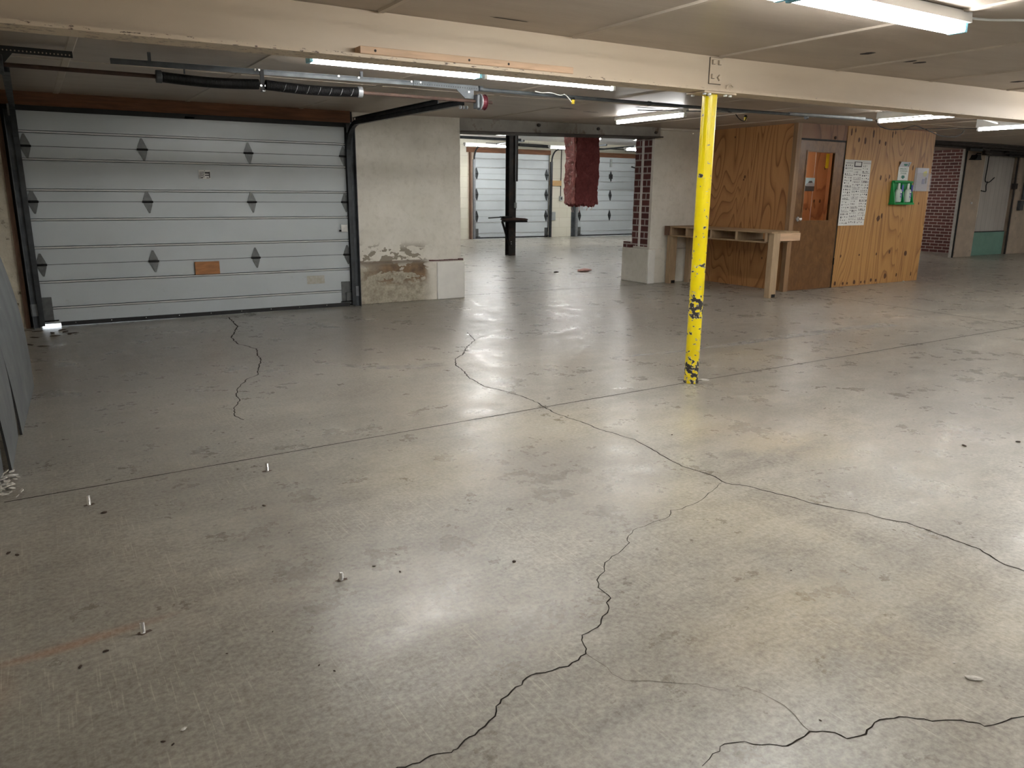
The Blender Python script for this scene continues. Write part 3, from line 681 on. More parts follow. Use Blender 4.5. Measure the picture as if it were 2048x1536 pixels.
# ------------------------------------------------------------------ garage doors
def hinge_mesh(x, z, y, s=1.0, roller=0):
    mb = MB(); t = .004
    mb.prism([(x-.045*s,z+.006),(x-.040*s,z+.03),(x-.008*s,z+.112*s),(x+.008*s,z+.112*s),(x+.042*s,z+.03),(x+.047*s,z+.006)], y-t, y, 'y')
    mb.prism([(x-.038*s,z-.006),(x+.047*s,z-.006),(x+.044*s,z-.03),(x+.018*s,z-.115*s),(x+.004*s,z-.115*s),(x-.034*s,z-.03)], y-t, y, 'y')
    return mb
def garage(idx, x0, W, y, secs, hinge_x, label, ribs=None, seal_from=0, y_back=.05, lock=True, lift=.03, hm=None, hs=1.0):
    hm = hm or M['hinge']
    root = bpy.data.objects.new('door_%d' % idx, None); COL.objects.link(root); root.location = (x0+W/2, y, 0); root['_w'] = (x0+W/2, y, 0)
    tag(root, label, 'garage door', None, 'structure')
    H = secs[-1]
    for si, (a, b) in enumerate(zip(secs, secs[1:])):
        a2 = a+.0025 if si else a+lift; b2 = b-.0025
        h = b-a
        # embossed profile: two raised ribs near the thirds of each section
        prof = [(y, a2)]
        r1, r2 = (a+h*.29, b-h*.28) if si else (a+.165, b-.175)
        if ribs: rr = ribs[si]
        else: rr = (r1, r2)
        for r in rr:
            prof += [(y, r-.0135), (y+.046, r-.0125), (y+.046, r-.0065), (y-.004, r-.006), (y-.004, r+.006), (y+.046, r+.0065), (y+.046, r+.0125), (y, r+.0135)]
        prof += [(y, b2), (y+y_back, b2), (y+y_back, a2)]
        p = MB().prism(prof, x0, x0+W, 'x').build('door_section', M['garage'], root)
        for r in rr:
            MB().box(x0+(.12 if r < .25 else 0), x0+W-(.12 if r < .25 else 0), y-.010, y-.0035, r-.006, r+.006).build('rib', M['garage_rib'], p)
    for z in secs[1:-1]:
        MB().box(x0, x0+W, y+.001, y+.01, z-.003, z+.003).build('section_gap', M['rubber'], root)
        for i, hx in enumerate(hinge_x):
            hg = hinge_mesh(hx, z, y-.001, hs).build('hinge', hm, root, bevel=.001)
            MB().cyl((hx-.05,y-.012,z),(hx+.052,y-.012,z),.011,10).build('hinge_pin', M['black'], hg)
            if i in (0, len(hinge_x)-1):
                sgn = -1 if i == 0 else 1
                MB().cyl((hx,y-.018,z),(hx+sgn*.075,y-.018,z),.008,8).build('roller', M['black'], hg)
    # bottom brackets
    for sx, bx in ((1, x0+.005), (-1, x0+W-.115)):
        b = MB().box(bx, bx+.11, y-.008, y-.002, .05, .30).build('corner_bracket', M['hinge'], root, bevel=.001)
        MB().box(bx+(.0 if sx>0 else .05), bx+(.06 if sx>0 else .11), y-.03, y-.008, .07, .17).build('bracket_box', M['hinge'], b, bevel=.002)
        MB().cyl((bx-.02,y-.035,.062),(bx+.15,y-.035,.066),.007,8).build('bracket_pin', M['black'], b)
    MB().box(x0+seal_from, x0+W-.02, y-.012, y+.05, .004, .045).build('bottom_seal', M['rubber'], root)
    for k in range(int(W/.33)):
        MB().cyl((x0+.3+k*.33,y-.012,.03),(x0+.3+k*.33,y-.014,.03),.005,6).build('seal_screw', M['chrome'], root)
    return root
secs = [0, .622, 1.234, 1.755, 2.082]
# near door: panel edges seen at z .19 .45 .79 1.06 1.35 1.63 1.885
d1 = garage(1, -.03, 3.25, 9.0, secs, (.035, 1.06, 2.118, 3.195), 'wide white sectional garage door on the left with stickers and a wood block', ribs=[(.188,.45),(.79,1.06),(1.345,1.633),(1.888,)], seal_from=.17)
# (ribs are placed by fractions; stickers and fittings on the near door)
st = MB().box(1.586, 1.706, 8.992, 8.9945, 1.474, 1.566).build('sticker', M['paper'], d1)
mb = MB(); yb = 8.9915
def sq(x0, x1, z0, z1): mb.quad((x0,yb,z0),(x1,yb,z0),(x1,yb,z1),(x0,yb,z1))
sq(1.648,1.699,1.530,1.546); sq(1.648,1.699,1.506,1.516); sq(1.690,1.699,1.484,1.548); sq(1.645,1.651,1.553,1.562)
for k in range(6):
    z = 1.546-k*.0105
    mb.quad((1.594,yb,z-.006-k*.0012),(1.643,yb,z),(1.643,yb,z+.0045),(1.594,yb,z-.001-k*.0012))
sq(1.662,1.685,1.482,1.489); sq(1.60,1.625,1.481,1.488)
mb.build('sticker_print', M['ink'], st)
MB().box(1.463, 1.717, 8.966, 8.993, .462, .600).build('wood_block', M['block_wood'], d1, bevel=.003)
MB().box(3.125, 3.205, 8.972, 8.998, .89, .975).build('slide_lock', M['lock_white'], d1, bevel=.003)
MB().cyl((3.105,8.975,.905),(3.125,8.975,.905),.011,10).build('lock_knob', M['black'], d1)
def m_oldsticker():
    t = NT('torn_old_sticker'); n = t.noise(t.obj(), 28, 5, .7)
    c = t.ramp(n, [(.4,(.42,.40,.33)),(.62,(.5,.5,.47)),(.7,(.18,.15,.11))]); t.fin(c, .7); return t.m
MB().box(2.69, 2.90, 8.9935, 8.995, .292, .388).build('worn_label', m_oldsticker(), d1)
MB().prism([(1.49,2.075),(1.60,2.07),(1.60,2.105),(1.49,2.11)], 8.993, 8.995, 'y').build('tag_outline', M['ink_grey'], d1)
MB().prism([(1.495,2.079),(1.596,2.075),(1.596,2.10),(1.495,2.105)], 8.992, 8.9945, 'y').build('tag_face', M['garage'], d1)
# tracks of the near door
def track_pair(x, side, lab, xin):
    tr = thing('door_track', lab, 'door track', (x, 8.9, 0), 'tracks of the near garage door')
    # vertical wall angle, and roller channel
    mb = MB()
    mb.box(x-.045*side-.004, x-.045*side+.004, 8.90, 8.985, .0, 2.0) if side else None
    o = min(x, x+side*.055); 
    MB().box(o, o+.055, 8.975, 8.985, 0, 2.08).build('wall_angle', M['galv_dark'], tr)
    MB().box(x+side*.052-.003, x+side*.052+.003, 8.90, 8.98, 0, 2.08).build('angle_flange', M['galv_dark'], tr)
    path = [(0,0), (0,1.75)]
    R = .32
    # channel: vertical, curve, horizontal
    yv, zv = 8.935, 0
    zh = 2.085
    pts = [(yv, .02), (yv, zh-R)]
    for k in range(1, 9):
        a = PI/2*k/8; pts.append((yv-R+R*math.cos(a), zh-R+R*math.sin(a)))
    pts.append((6.12, 2.075))
    mb = MB()
    def strip(off, xw0, xw1, thick=.004):
        P = []
        for i, (yy, zz) in enumerate(pts):
            a = pts[max(i-1,0)]; b = pts[min(i+1,len(pts)-1)]
            dx, dz = b[0]-a[0], b[1]-a[1]; l = math.hypot(dx,dz); nx, nz = dz/l, -dx/l
            P.append((yy+nx*off, zz+nz*off, yy+nx*(off+thick), zz+nz*(off+thick)))
        for p, q in zip(P, P[1:]):
            mb.hexa([(xw0,p[0],p[1]),(xw1,p[0],p[1]),(xw1,p[2],p[3]),(xw0,p[2],p[3])], [(xw0,q[0],q[1]),(xw1,q[0],q[1]),(xw1,q[2],q[3]),(xw0,q[2],q[3])])
    a, b = sorted((x-side*.0, x-side*.045))
    strip(.0, a, b); strip(.045, a, b)
    c = x+side*.0
    strip(.0, c-.002, c+.002, .045)
    mb.build('roller_channel', M['track'], tr)
    # stiffening angle above the horizontal run (low headroom)
    MB().box(c-.003, c+.003, 6.62, 8.72, 2.10, 2.165).build('top_angle_web', M['track'], tr)
    MB().box(min(c,c-side*.035), max(c,c-side*.035), 6.62, 8.72, 2.163, 2.168).build('top_angle_lip', M['track'], tr)
    MB().box(c-.02, c+.02, 8.85, 8.99, 2.02, 2.12).build('flag_bracket', M['galv'], tr)
    # splice plate near the floor
    MB().box(o-.005, o+.065, 8.966, 8.975, .12, .24).build('splice_plate', M['galv'], tr, bevel=.001)
    return tr
tr_l = track_pair(-.045, -1, 'dark steel track left of the near garage door, running up and back', 0)
tr_r = track_pair(3.262, 1, 'dark steel track curving back from the top right of the near garage door', 0)
MB().cyl((3.315,8.99,0),(3.315,8.99,2.1),.010,8).build('side_rod', M['galv'], tr_r)
# bottom seal debris catcher on the left: daylight shows under the door corner
# torsion spring assembly
ts = thing('torsion_spring_shaft', 'rusty shaft with black torsion springs hanging below the rear ceiling', 'spring shaft', (1.6, 5.96, 2.1))
ysh, zsh = 5.96, 2.098
MB().cyl((-.10,ysh,zsh),(3.46,ysh+.03,zsh+.002),.0135,12).build('shaft', M['rust'], ts, smooth=True)
def spring(xa, xb, r=.036):
    mb = MB(); pts = []; n = int((xb-xa)/.0085)
    # coil body as a ridged lathe
    prev = None; segs = 20; rings = []
    for i in range(n+1):
        for k, rr in ((0, r-.003), (.5, r)):
            if i == n and k: break
            rings.append((xa+(xb-xa)*(i+k)/n, rr))
    vs = []; fs = []
    for (xx, rr) in rings:
        sag = -.012*math.sin(PI*(xx-xa)/(xb-xa))
        for j in range(segs): vs.append((xx, ysh+rr*math.cos(2*PI*j/segs), zsh+sag+rr*math.sin(2*PI*j/segs)))
    for i in range(len(rings)-1):
        for j in range(segs): fs.append((i*segs+j, i*segs+(j+1)%segs, (i+1)*segs+(j+1)%segs, (i+1)*segs+j))
    return mb.add(vs, fs)
for xa, xb in ((.85,1.51),(1.56,2.27)):
    sp = spring(xa, xb).build('torsion_spring', M['black'], ts, smooth=False)
    ex = xa if xa < 1 else xb
    MB().cyl((ex-.018,ysh,zsh),(ex+.018,ysh,zsh),.041,18).build('winding_cone', M['galv'] if xa > 1 else M['galv_dark'], sp, bevel=.003)
# white paint stripe down the right spring
for k in range(7):
    mb = MB(); xx = 1.68+k*.085; mb.tube([(xx+.02*t, ysh-(.0375)*math.cos(-1.0+t*1.5), zsh-.010*math.sin(PI*(xx-1.56)/.71)+.0375*math.sin(-1.0+t*1.5)) for t in (0,.25,.5,.75,1)], .0013, 5)
    mb.build('paint_mark', M['ink_grey'], ts)
cb = MB().box(1.522, 1.552, 5.955, 5.963, 2.06, 2.20).build('centre_bracket', M['black'], ts, bevel=.002)
for dx, z in ((-.018,2.195),(-.012,2.09),(.02,2.09)): MB().cyl((1.537+dx,5.955,z),(1.537+dx,5.948,z),.008,6).build('bracket_bolt', M['chrome'], cb)
MB().box(1.527, 1.547, 5.93, 5.99, 2.05, 2.056).build('bracket_foot', M['galv'], cb)
dr = MB().cyl((3.345,ysh+.03,zsh),(3.385,ysh+.03,zsh),.062,28,.056).build('cable_drum', M['maroon'], ts, bevel=.006)
MB().cyl((3.332,ysh+.03,zsh),(3.345,ysh+.03,zsh),.066,28).build('drum_rim', M['galv'], dr, bevel=.003)
MB().cyl((3.385,ysh+.03,zsh),(3.389,ysh+.03,zsh),.064,28).build('drum_flange', M['maroon'], dr, bevel=.002)
MB().box(3.298, 3.325, ysh-.01, ysh+.07, zsh-.055, zsh+.055).build('bearing_plate', M['galv_dark'], ts, bevel=.008)
mb = MB(); mb.prism([(3.12,2.19),(3.29,2.19),(3.29,2.12),(3.21,2.12)], 6.0, 6.006, 'y'); mb.build('gusset_plate', M['galv_dark'], ts)
MB().cyl((3.24,6.0,2.17),(3.24,5.992,2.17),.008,8).build('gusset_bolt', M['chrome'], ts)
MB().cyl((-.055,ysh,zsh),(-.03,ysh,zsh),.06,24).build('cable_drum', M['galv_dark'], ts, bevel=.004)
for k in range(3): MB().cyl((3.20+k*.03,6.08,2.055),(3.21+k*.03,6.08,2.055),.016,8).build('bolt_nut', M['galv'], ts)
# support rails
ra = thing('steel_support_rail', 'galvanised angle rail the torsion springs hang from', 'rail', (1.6, 6.02, 2.19))
mb = MB(); z0, z1 = 2.16, 2.188
mb.hexa([(.57,6.0,z0),(2.95,6.0,z1),(2.95,6.005,z1),(.57,6.005,z0)], [(.57,6.0,z0+.036),(2.95,6.0,z1+.036),(2.95,6.005,z1+.028),(.57,6.005,z0+.028)])
mb.hexa([(.57,6.0,z0+.026),(2.95,6.0,z1+.026),(2.95,6.025,z1+.026),(.57,6.025,z0+.026)], [(.57,6.0,z0+.029),(2.95,6.0,z1+.029),(2.95,6.025,z1+.029),(.57,6.025,z0+.029)])
mb.build('angle', M['galv_dark'], ra)
for xx in (1.50, 2.12, 2.28, 2.72, 2.80): MB().cyl((xx,6.0,2.2+.01*(xx-1.5)),(xx,5.99,2.2+.01*(xx-1.5)),.008,6).build('bolt', M['chrome'], ra)
for xx in (1.02,): MB().box(xx, xx+.008, 6.005, 6.02, 2.135, 2.17).build('small_hook', M['galv_dark'], ra)
for xx in (.8, 2.3): MB().box(xx, xx+.02, 6.008, 6.024, 2.19, cz(xx)).build('hanger_strap', M['galv_dark'], ra)
def perf(name, lab, xa, xb, z, y, m, parent=None):
    t = parent or thing(name, lab, 'perforated angle', ((xa+xb)/2, y, z), None)
    MB().box(xa, xb, y, y+.004, z-.02, z+.02).build('perforated_plate', m, t)
    MB().box(xa, xb, y, y+.035, z+.018, z+.021).build('angle_lip', m, t)
    mb = MB()
    nh = int((xb-xa)/.0215)
    for k in range(nh):
        cxk = xa+.012+k*.0215; ps = [(cxk+.0045*math.cos(PI*j/3), y-.0006, z-.004+.0055*math.sin(PI*j/3)) for j in range(6)]
        mb.add(ps, [tuple(range(6))])
    mb.build('punched_holes', M['batten'] if m is M['track'] else M['rubber'], t)
    return t
perf('perforated_angle', 'grey perforated angle bolted to the rail end above the red drum', 2.74, 3.33, 2.205, 5.994, M['galv_dark'])
pa = perf('perforated_angle', 'black perforated angle bracket at the top left corner', -.10, .36, 2.205, 6.08, M['track'])
mb = MB(); mb.prism([(-.10,2.19),(.03,2.19),(-.02,2.13),(-.10,2.08)], 6.084, 6.09, 'y'); mb.build('gusset', M['track'], pa)
# long dark rail / conduit running right
cd = thing('steel_conduit', 'dark pipe conduit running right under the ceiling to the booth lights', 'conduit', (6, 6.0, 2.21))
MB().tube([(3.30,6.01,2.200),(4.5,6.0,2.203),(6.1,5.99,2.208),(7.4,5.99,2.222),(8.66,5.98,2.236)], .016, 10).build('pipe', M['galv_dark'], cd, smooth=True)
for xx in (3.34, 5.2, 6.3, 7.5):
    MB().cyl((xx,6.0,2.205),(xx+.03,6.0,2.205),.022,12).build('coupling', M['galv_dark'], cd, smooth=True)
MB().cyl((7.2,5.985,2.226),(8.5,5.965,2.243),.017,10).build('bright_pipe', M['galv'], cd, smooth=True)
# power cords and yellow connectors
def cord(label, pts, r, m, plug=None, name='power_cord', cat='cord'):
    P = [Vector(p) for p in pts]; out = []
    for i in range(len(P)-1):
        p0 = P[max(i-1,0)]; p1 = P[i]; p2 = P[i+1]; p3 = P[min(i+2,len(P)-1)]
        for k in range(6):
            t = k/6; out.append(.5*((2*p1)+(-p0+p2)*t+(2*p0-5*p1+4*p2-p3)*t*t+(-p0+3*p1-3*p2+p3)*t**3))
    out.append(P[-1])
    c = thing(name, label, cat, tuple(P[0]))
    MB().tube(out, r, 7).build('cable', m, c, smooth=True)
    if plug:
        q = Vector(plug)
        MB().cyl(q, q-Vector((0,0,.035)), .017, 12, .014).build('plug_body', M['yellow_plastic'], c, smooth=True)
        MB().cyl(q+Vector((0,0,.02)), q, .014, 12, .02).build('plug_cap', M['black_plastic'], c, smooth=True)
    return c
cord('white wire ending in a yellow plug below the conduit, left of the yellow column', [(3.86,5.94,2.215),(3.92,5.92,2.205),(4.0,5.91,2.21),(4.1,5.9,2.195),(4.15,5.9,2.205),(4.2,5.9,2.17),(4.225,5.9,2.145)], .004, M['paper'], (4.24,5.9,2.165))
cord('short black cord with yellow plug hanging just right of the yellow column top', [(6.72,6.3,2.215),(6.78,6.3,2.17),(6.86,6.3,2.15),(6.9,6.3,2.2)], .005, M['black_plastic'], (6.93,6.35,2.2))
cord('black cord looping in waves below the ceiling in front of the booth top', [(8.7,5.95,2.235),(8.86,6,2.18),(9.05,6,2.15),(9.28,6,2.16),(9.5,6,2.205),(9.62,6,2.215),(9.9,6,2.17),(10.2,6.02,2.125),(10.5,6.02,2.125),(10.62,6.0,2.16),(10.66,5.98,2.22)], .0055, M['black_plastic'])
cord('thin dark wire crossing from the booth light to the far right light', [(9.3,6.1,2.165),(9.9,6.1,2.2),(10.6,6.0,2.235),(11.2,5.9,2.25)], .005, M['black_plastic'])
MB_ = cord('small white pull cord loop at the top edge beside the big light', [(3.22,2.02,2.25),(3.25,2.02,2.215),(3.29,2.02,2.215),(3.31,2.02,2.25)], .004, M['white_plastic'])
cord('bright thin conduit crossing behind the column top', [(5.9,6.98,2.262),(6.6,6.6,2.26),(7.6,6.15,2.26)], .007, M['galv'], name='thin_conduit', cat='conduit')
cord('white cable stapled to the ceiling at the top right corner', [(4.2,2.45,2.255),(4.35,2.4,2.25),(4.5,2.3,2.248),(4.7,2.25,2.25),(5.0,2.2,2.26)], .006, M['white_plastic'])
cord('white thin conduit between the two right lights', [(9.6,5.4,2.3),(10.2,5.5,2.29),(10.72,5.6,2.28)], .01, M['housing'], name='thin_conduit', cat='conduit')

# ------------------------------------------------------------------ left leaning sheets and rubble
def sheet(y0, y1, lab, x_near, x_far, H, rot):
    t = thing('leaning_sheet', lab, 'sheet panel', (x_near, y0, 0), 'grey sheets leaning at the left edge')
    nz, ny = 12, 8; th = .011; vs = []; fs = []
    for s_ in (0, 1):
        for j in range(ny+1):
            for i in range(nz+1):
                v = j/ny; u = i/nz
                yy = y0+(y1-y0)*v; zz = H*u
                base = x_near+(x_far-x_near)*v
                lean = -.05*u-.08*u*u
                xx = base+lean+.022*math.sin(PI*u)*v + (th if s_ else 0)
                vs.append((xx, yy+rot*zz, zz+.001))
    o = (nz+1)*(ny+1)
    for j in range(ny):
        for i in range(nz):
            a = j*(nz+1)+i; b = a+1; c = a+nz+2; d = a+nz+1
            fs += [(a,b,c,d), (o+d,o+c,o+b,o+a)]
    mb = MB().add(vs, fs)
    # edges
    e = []
    for i in range(nz): a = i; e.append((a, o+a, o+a+1, a+1)); a = ny*(nz+1)+i; e.append((a+1, o+a+1, o+a, a))
    for j in range(ny): a = j*(nz+1); b = a+nz+1; e.append((a, b, o+b, o+a)); a += nz; b += nz; e.append((a, o+a, o+b, b))
    mb.f += e; mb.m += [1]*len(e)
    mb.build('panel', [M['sheet_grey'], M['sheet_edge']], t, smooth=False)
    return t
sheet(5.0, 6.25, 'far bowed grey sheet leaning at the left edge, nearest the garage door', -.195, -.13, 1.1, .01)
sheet(4.33, 4.97, 'near grey sheet leaning at the left edge, in front of the bowed one', -.235, -.215, 1.1, .01)
sheet(4.15, 4.31, 'narrow dark edged offcut sheet behind the near grey sheet', -.285, -.27, 1.0, 0)
rb = MB(); random.seed(3)
for k in range(130):
    x = random.gauss(-.30,.055); y = random.gauss(4.16,.09)
    if x < -.48 or y > 4.4: continue
    s_ = random.uniform(.006,.018); a = random.uniform(0,PI); h = .004
    ps = [(x+s_*math.cos(a+k2*PI/2)*(1.6 if k2%2 else .7), y+s_*math.sin(a+k2*PI/2)*(1.6 if k2%2 else .7)) for k2 in range(4)]
    z0 = random.uniform(.001,.02); tz = random.uniform(-.008,.008)
    rb.hexa([(ps[i][0],ps[i][1],z0+(tz if i<2 else 0)) for i in range(4)], [(ps[i][0],ps[i][1],z0+h+(tz if i<2 else 0)) for i in range(4)])
ro = rb.build('paint_chip_rubble', M['concrete_chip'])
tag(ro, 'small pile of pale wood and paint chips at the left edge below the sheets', 'debris', None, 'stuff')

# ------------------------------------------------------------------ floor anchor bolts and bits
def bolt(x, y, h, lab):
    t = thing('anchor_bolt', lab, 'bolt', (x, y, 0), 'four anchor bolts standing out of the floor')
    mb = MB(); n = 16; k = int(h/.0026)
    rings = []
    for i in range(k): rings += [(i*h/k, .0068), ((i+.5)*h/k, .0078)]
    rings += [(h-.002,.0066),(h,.0045)]
    vs = [(x+r*math.cos(2*PI*j/n), y+r*math.sin(2*PI*j/n), z) for z, r in rings for j in range(n)]
    fs = [(i*n+j, i*n+(j+1)%n, (i+1)*n+(j+1)%n, (i+1)*n+j) for i in range(len(rings)-1) for j in range(n)]+[tuple(range((len(rings)-1)*n, len(rings)*n))]
    mb.add(vs, fs).build('threaded_stud', M['chrome'], t, smooth=True)
    # broken rusty rim of the hole
    m2 = MB(); ps = []
    for j in range(18):
        a = 2*PI*j/18; r = .009+random.uniform(0,.008); ps.append((x+r*1.7*math.cos(a), y+r*math.sin(a), .0008))
    m2.add(ps+[(x,y,.002)], [(j,(j+1)%18,18) for j in range(18)]).build('rusty_hole_rim', M['chip_rust'], t)
bolt(.071, 3.684, .046, 'anchor bolt stub nearest the left edge, just in front of the floor joint')
bolt(.860, 3.722, .042, 'anchor bolt stub right beside the long floor joint, farthest from the rust streak')
bolt(.801, 2.463, .030, 'rightmost nearer anchor bolt stub among the scratched concrete')
bolt(.148, 2.451, .036, 'anchor bolt stub at the end of the orange rust streak')

def lump(name, lab, cat, x, y, rx, ry, rz, m, group=None, seed=0, rot=0):
    bm = bmesh.new(); bmesh.ops.create_icosphere(bm, subdivisions=2, radius=1)
    for v in bm.verts:
        k = 1+.35*mn.noise(v.co*1.7+Vector((seed*3.1,seed,0)))
        v.co = Vector((v.co.x*rx*k, v.co.y*ry*k, (v.co.z*k+.8)*rz))
    bmesh.ops.rotate(bm, verts=bm.verts, matrix=Matrix.Rotation(rot, 3, 'Z'))
    me = bpy.data.meshes.new(name); bm.to_mesh(me); bm.free(); me.materials.append(m)
    o = bpy.data.objects.new(name, me); COL.objects.link(o); o.location = (x, y, 0)
    return tag(o, lab, cat, group)
lump('plaster_chunk', 'long white plaster chunk lying at the lower right of the floor', 'debris', 2.178, .967, .026, .010, .005, M['concrete_chip'], None, 1, -.75)
lump('plaster_crumb', 'tiny white crumb just behind the long white plaster chunk', 'debris', 2.208, .95+.09, .004, .003, .002, M['concrete_chip'], None, 2)
lump('plaster_chip', 'small pale chip near the bottom left of the floor', 'debris', .181, 1.905, .009, .005, .0035, M['concrete_chip'], None, 3, .5)
lump('insulation_tuft', 'pink tuft of insulation fallen on the floor inside the opening', 'debris', 8.352, 11.148, .15, .075, .030, M['fluff'], None, 4)
lump('white_pebble', 'white pebble at the foot of the light plywood panel near its right end', 'debris', 12.05, 7.40, .02, .016, .012, M['concrete_chip'], None, 5)
lump('dark_scrap', 'dark scrap on the floor inside the opening, left of the pink tuft', 'debris', 7.797, 11.226, .05, .03, .012, M['leaf'], None, 6)
lump('dark_pebble', 'round brown pebble on the pale floor in the middle foreground', 'debris', 1.41, 2.266, .007, .007, .004, M['leaf'], None, 7)
leafspec = [(.039,2.398,.012),(-.032,2.346,.012),(.129,1.884,.008),(.149,1.86,.007),(.733,3.284,.013),(.12,3.553,.017),(1.007,2.412,.008),(.94,2.501,.009),(-.224,3.31,.015),(-.196,3.274,.014),
            (3.034,3.15,.01),(1.639,1.078,.005),(2.266,1.683,.006),(4.326,2.174,.02),(4.671,2.057,.018),(.57,2.0,.006),(.60,1.95,.006),(.75,2.95,.006),(1.05,2.55,.006),(.35,2.2,.005),(.5,2.25,.005)]
for i, (x, y, s_) in enumerate(leafspec):
    lump('dark_crumb', 'tiny dark crumb scattered on the open concrete floor', 'debris', x, y, s_*.8, s_*.4, s_*.22, M['leaf'], 'dark crumbs scattered over the floor', 10+i, i*1.3)
for i, (x, y) in enumerate([(-.073,8.758),(.14,8.739),(.193,8.457),(-.138,8.01),(-.044,7.879),(.066,8.405),(.16,8.62),(.05,8.6),(-.1,8.4),(.22,8.5)]):
    lump('dead_leaf', 'dead brown leaf on the floor by the left corner of the near garage door', 'leaf', x, y, .05, .018, .004, M['leaf'], 'dead leaves by the garage door corner', 40+i, i*.7)
lump('floor_plug', 'pale round patch on the floor just right of the yellow column foot', 'floor patch', 4.205, 4.05, .028, .035, .0012, M['concrete_chip'], None, 60)

# ------------------------------------------------------------------ plywood booth
BX0, BX1, BY0, BY1 = 9.20, 12.47, 7.45, 9.44
bw = struct('wall_booth_side', MB().box(BX0, BX0+.03, BY0+.04, BY1, .006, 2.345), M['ply_side'], label='amber stained plywood side wall of the booth behind the workbench', cat='wall')
mb = MB()
for (y, z, r) in [(8.35,1.62,.018),(7.9,.45,.012),(8.6,2.2,.012),(8.37,1.58,.012)]:
    n = 8; mb.add([(BX0-.0012, y+r*math.cos(2*PI*i/n), z+r*1.4*math.sin(2*PI*i/n)) for i in range(n)], [tuple(range(n))])
mb.build('knot', M['knot'], bw)
MB().box(BX0-.012, BX0, BY0+.05, BY1-.1, .69, .72).build('ledge_strip', M['door_frame'], bw)
# front: header + corner post + right sheet
bf = struct('wall_booth_front', MB().box(10.262, BX1, BY0-.012, BY0+.008, .006, 2.352), M['ply_front'], label='light knotty plywood front of the booth right of its door', cat='wall')
kn = MB(); K = lambda px, pz, rx, rz: kn.disc((px, pz), rx, rz, BY0-.0132)
for (x, z, a, b) in [(10.34,2.26,.018,.05),(10.43,2.29,.014,.035),(10.53,2.16,.02,.035),(10.68,2.15,.025,.05),(10.86,2.26,.02,.06),(11.03,2.15,.02,.035),(11.18,2.13,.02,.035),(11.33,2.27,.018,.05),(11.40,2.30,.016,.03),
                     (11.16,1.63,.02,.04),(11.38,1.65,.015,.035),(11.30,1.60,.015,.03),(11.22,1.02,.04,.045),(11.30,1.06,.022,.04),(11.60,1.86,.012,.03),(11.96,1.80,.016,.04),(12.22,1.84,.018,.045),
                     (10.40,.47,.018,.022),(10.85,.475,.016,.018),(11.28,.475,.016,.022),(11.62,.50,.022,.032),(12.06,.46,.038,.045),(11.58,.12,.035,.045),(11.88,.12,.02,.028),(12.05,1.28,.012,.03),(12.24,1.25,.015,.022),
                     (10.33,.06,.03,.03),(10.52,.05,.025,.025),(10.63,.05,.018,.022),(10.80,.06,.03,.035),(10.97,.05,.018,.022),(11.06,.05,.018,.025),(11.22,.07,.028,.03),(11.35,.06,.025,.025),(12.28,.12,.015,.035)]:
    K(x, z, a, b)
kn.build('knot', M['knot'], bf)
struct('wall_booth_header', MB().box(9.24, 10.262, BY0-.006, BY0+.02, 2.135, 2.35), M['ply_top'], label='reddish plywood above the booth door', cat='wall')
trim(MB().box(9.155, 9.248, BY0-.02, BY0+.05, 0, 2.348), M['door_frame'], 'pale timber casing at the booth corner left of the door', bevel=.002)
# interior
struct('wall_booth_inner', MB().box(BX0+.03, BX1-.03, BY1-.08, BY1-.05, 0, 2.345), M['ply_in'], label='orange plywood back wall inside the booth seen through the door glass', cat='wall')
struct('wall_booth_end', MB().box(BX1-.03, BX1, BY0+.008, BY1, 0, 2.36), M['ply_in_y'], label='right end wall of the plywood booth', cat='wall')
iw = bpy.data.objects['wall_booth_inner']
yw = BY1-.08
MB().box(12.075,12.082,yw-.002,yw,.3,2.3).build('pale_joint', M['paper'], iw)
kk = MB()
for (x, z, r) in ((12.15,1.26,.022),(12.31,1.26,.026),(11.95,1.12,.015),(12.36,1.84,.022)):
    kk.disc((x,z), r, r*1.3, yw-.0012)
kk.build('knot', M['knot'], iw)
ph = thing('wall_photo', 'small photo print of a pale car seen through the booth door glass', 'picture', (11.98, yw, 1.43))
MB().box(11.86,12.11,yw-.004,yw-.0005,1.435,1.665).build('photo_sheet', M['car_sky'], ph)
MB().box(11.86,12.11,yw-.005,yw-.004,1.435,1.53).build('printed_road', M['car_road'], ph)
MB().prism([(11.875,1.52),(11.88,1.56),(11.92,1.575),(11.955,1.615),(12.03,1.618),(12.065,1.58),(12.10,1.565),(12.105,1.52)], yw-.0062, yw-.005, 'y').build('printed_car', M['car_body'], ph)
MB().prism([(11.93,1.577),(11.96,1.608),(12.025,1.611),(12.052,1.58)], yw-.0070, yw-.0062, 'y').build('printed_windows', M['car_road'], ph)
ye = thing('yellow_strip', 'yellow strip hanging in the booth behind the top right of the door glass', 'paper', (12.41, yw-.03, 1.86))
MB().box(12.36,12.436,yw-.012,yw-.004,1.84,2.09).build('sheet', M['yellow_plastic'], ye)  # plain yellow strip behind the upper right of the glass
lamp((10.2,8.6,2.27),(11.4,8.6,2.27),'tube light inside the plywood booth', 'lights inside the plywood booth', 2, True)

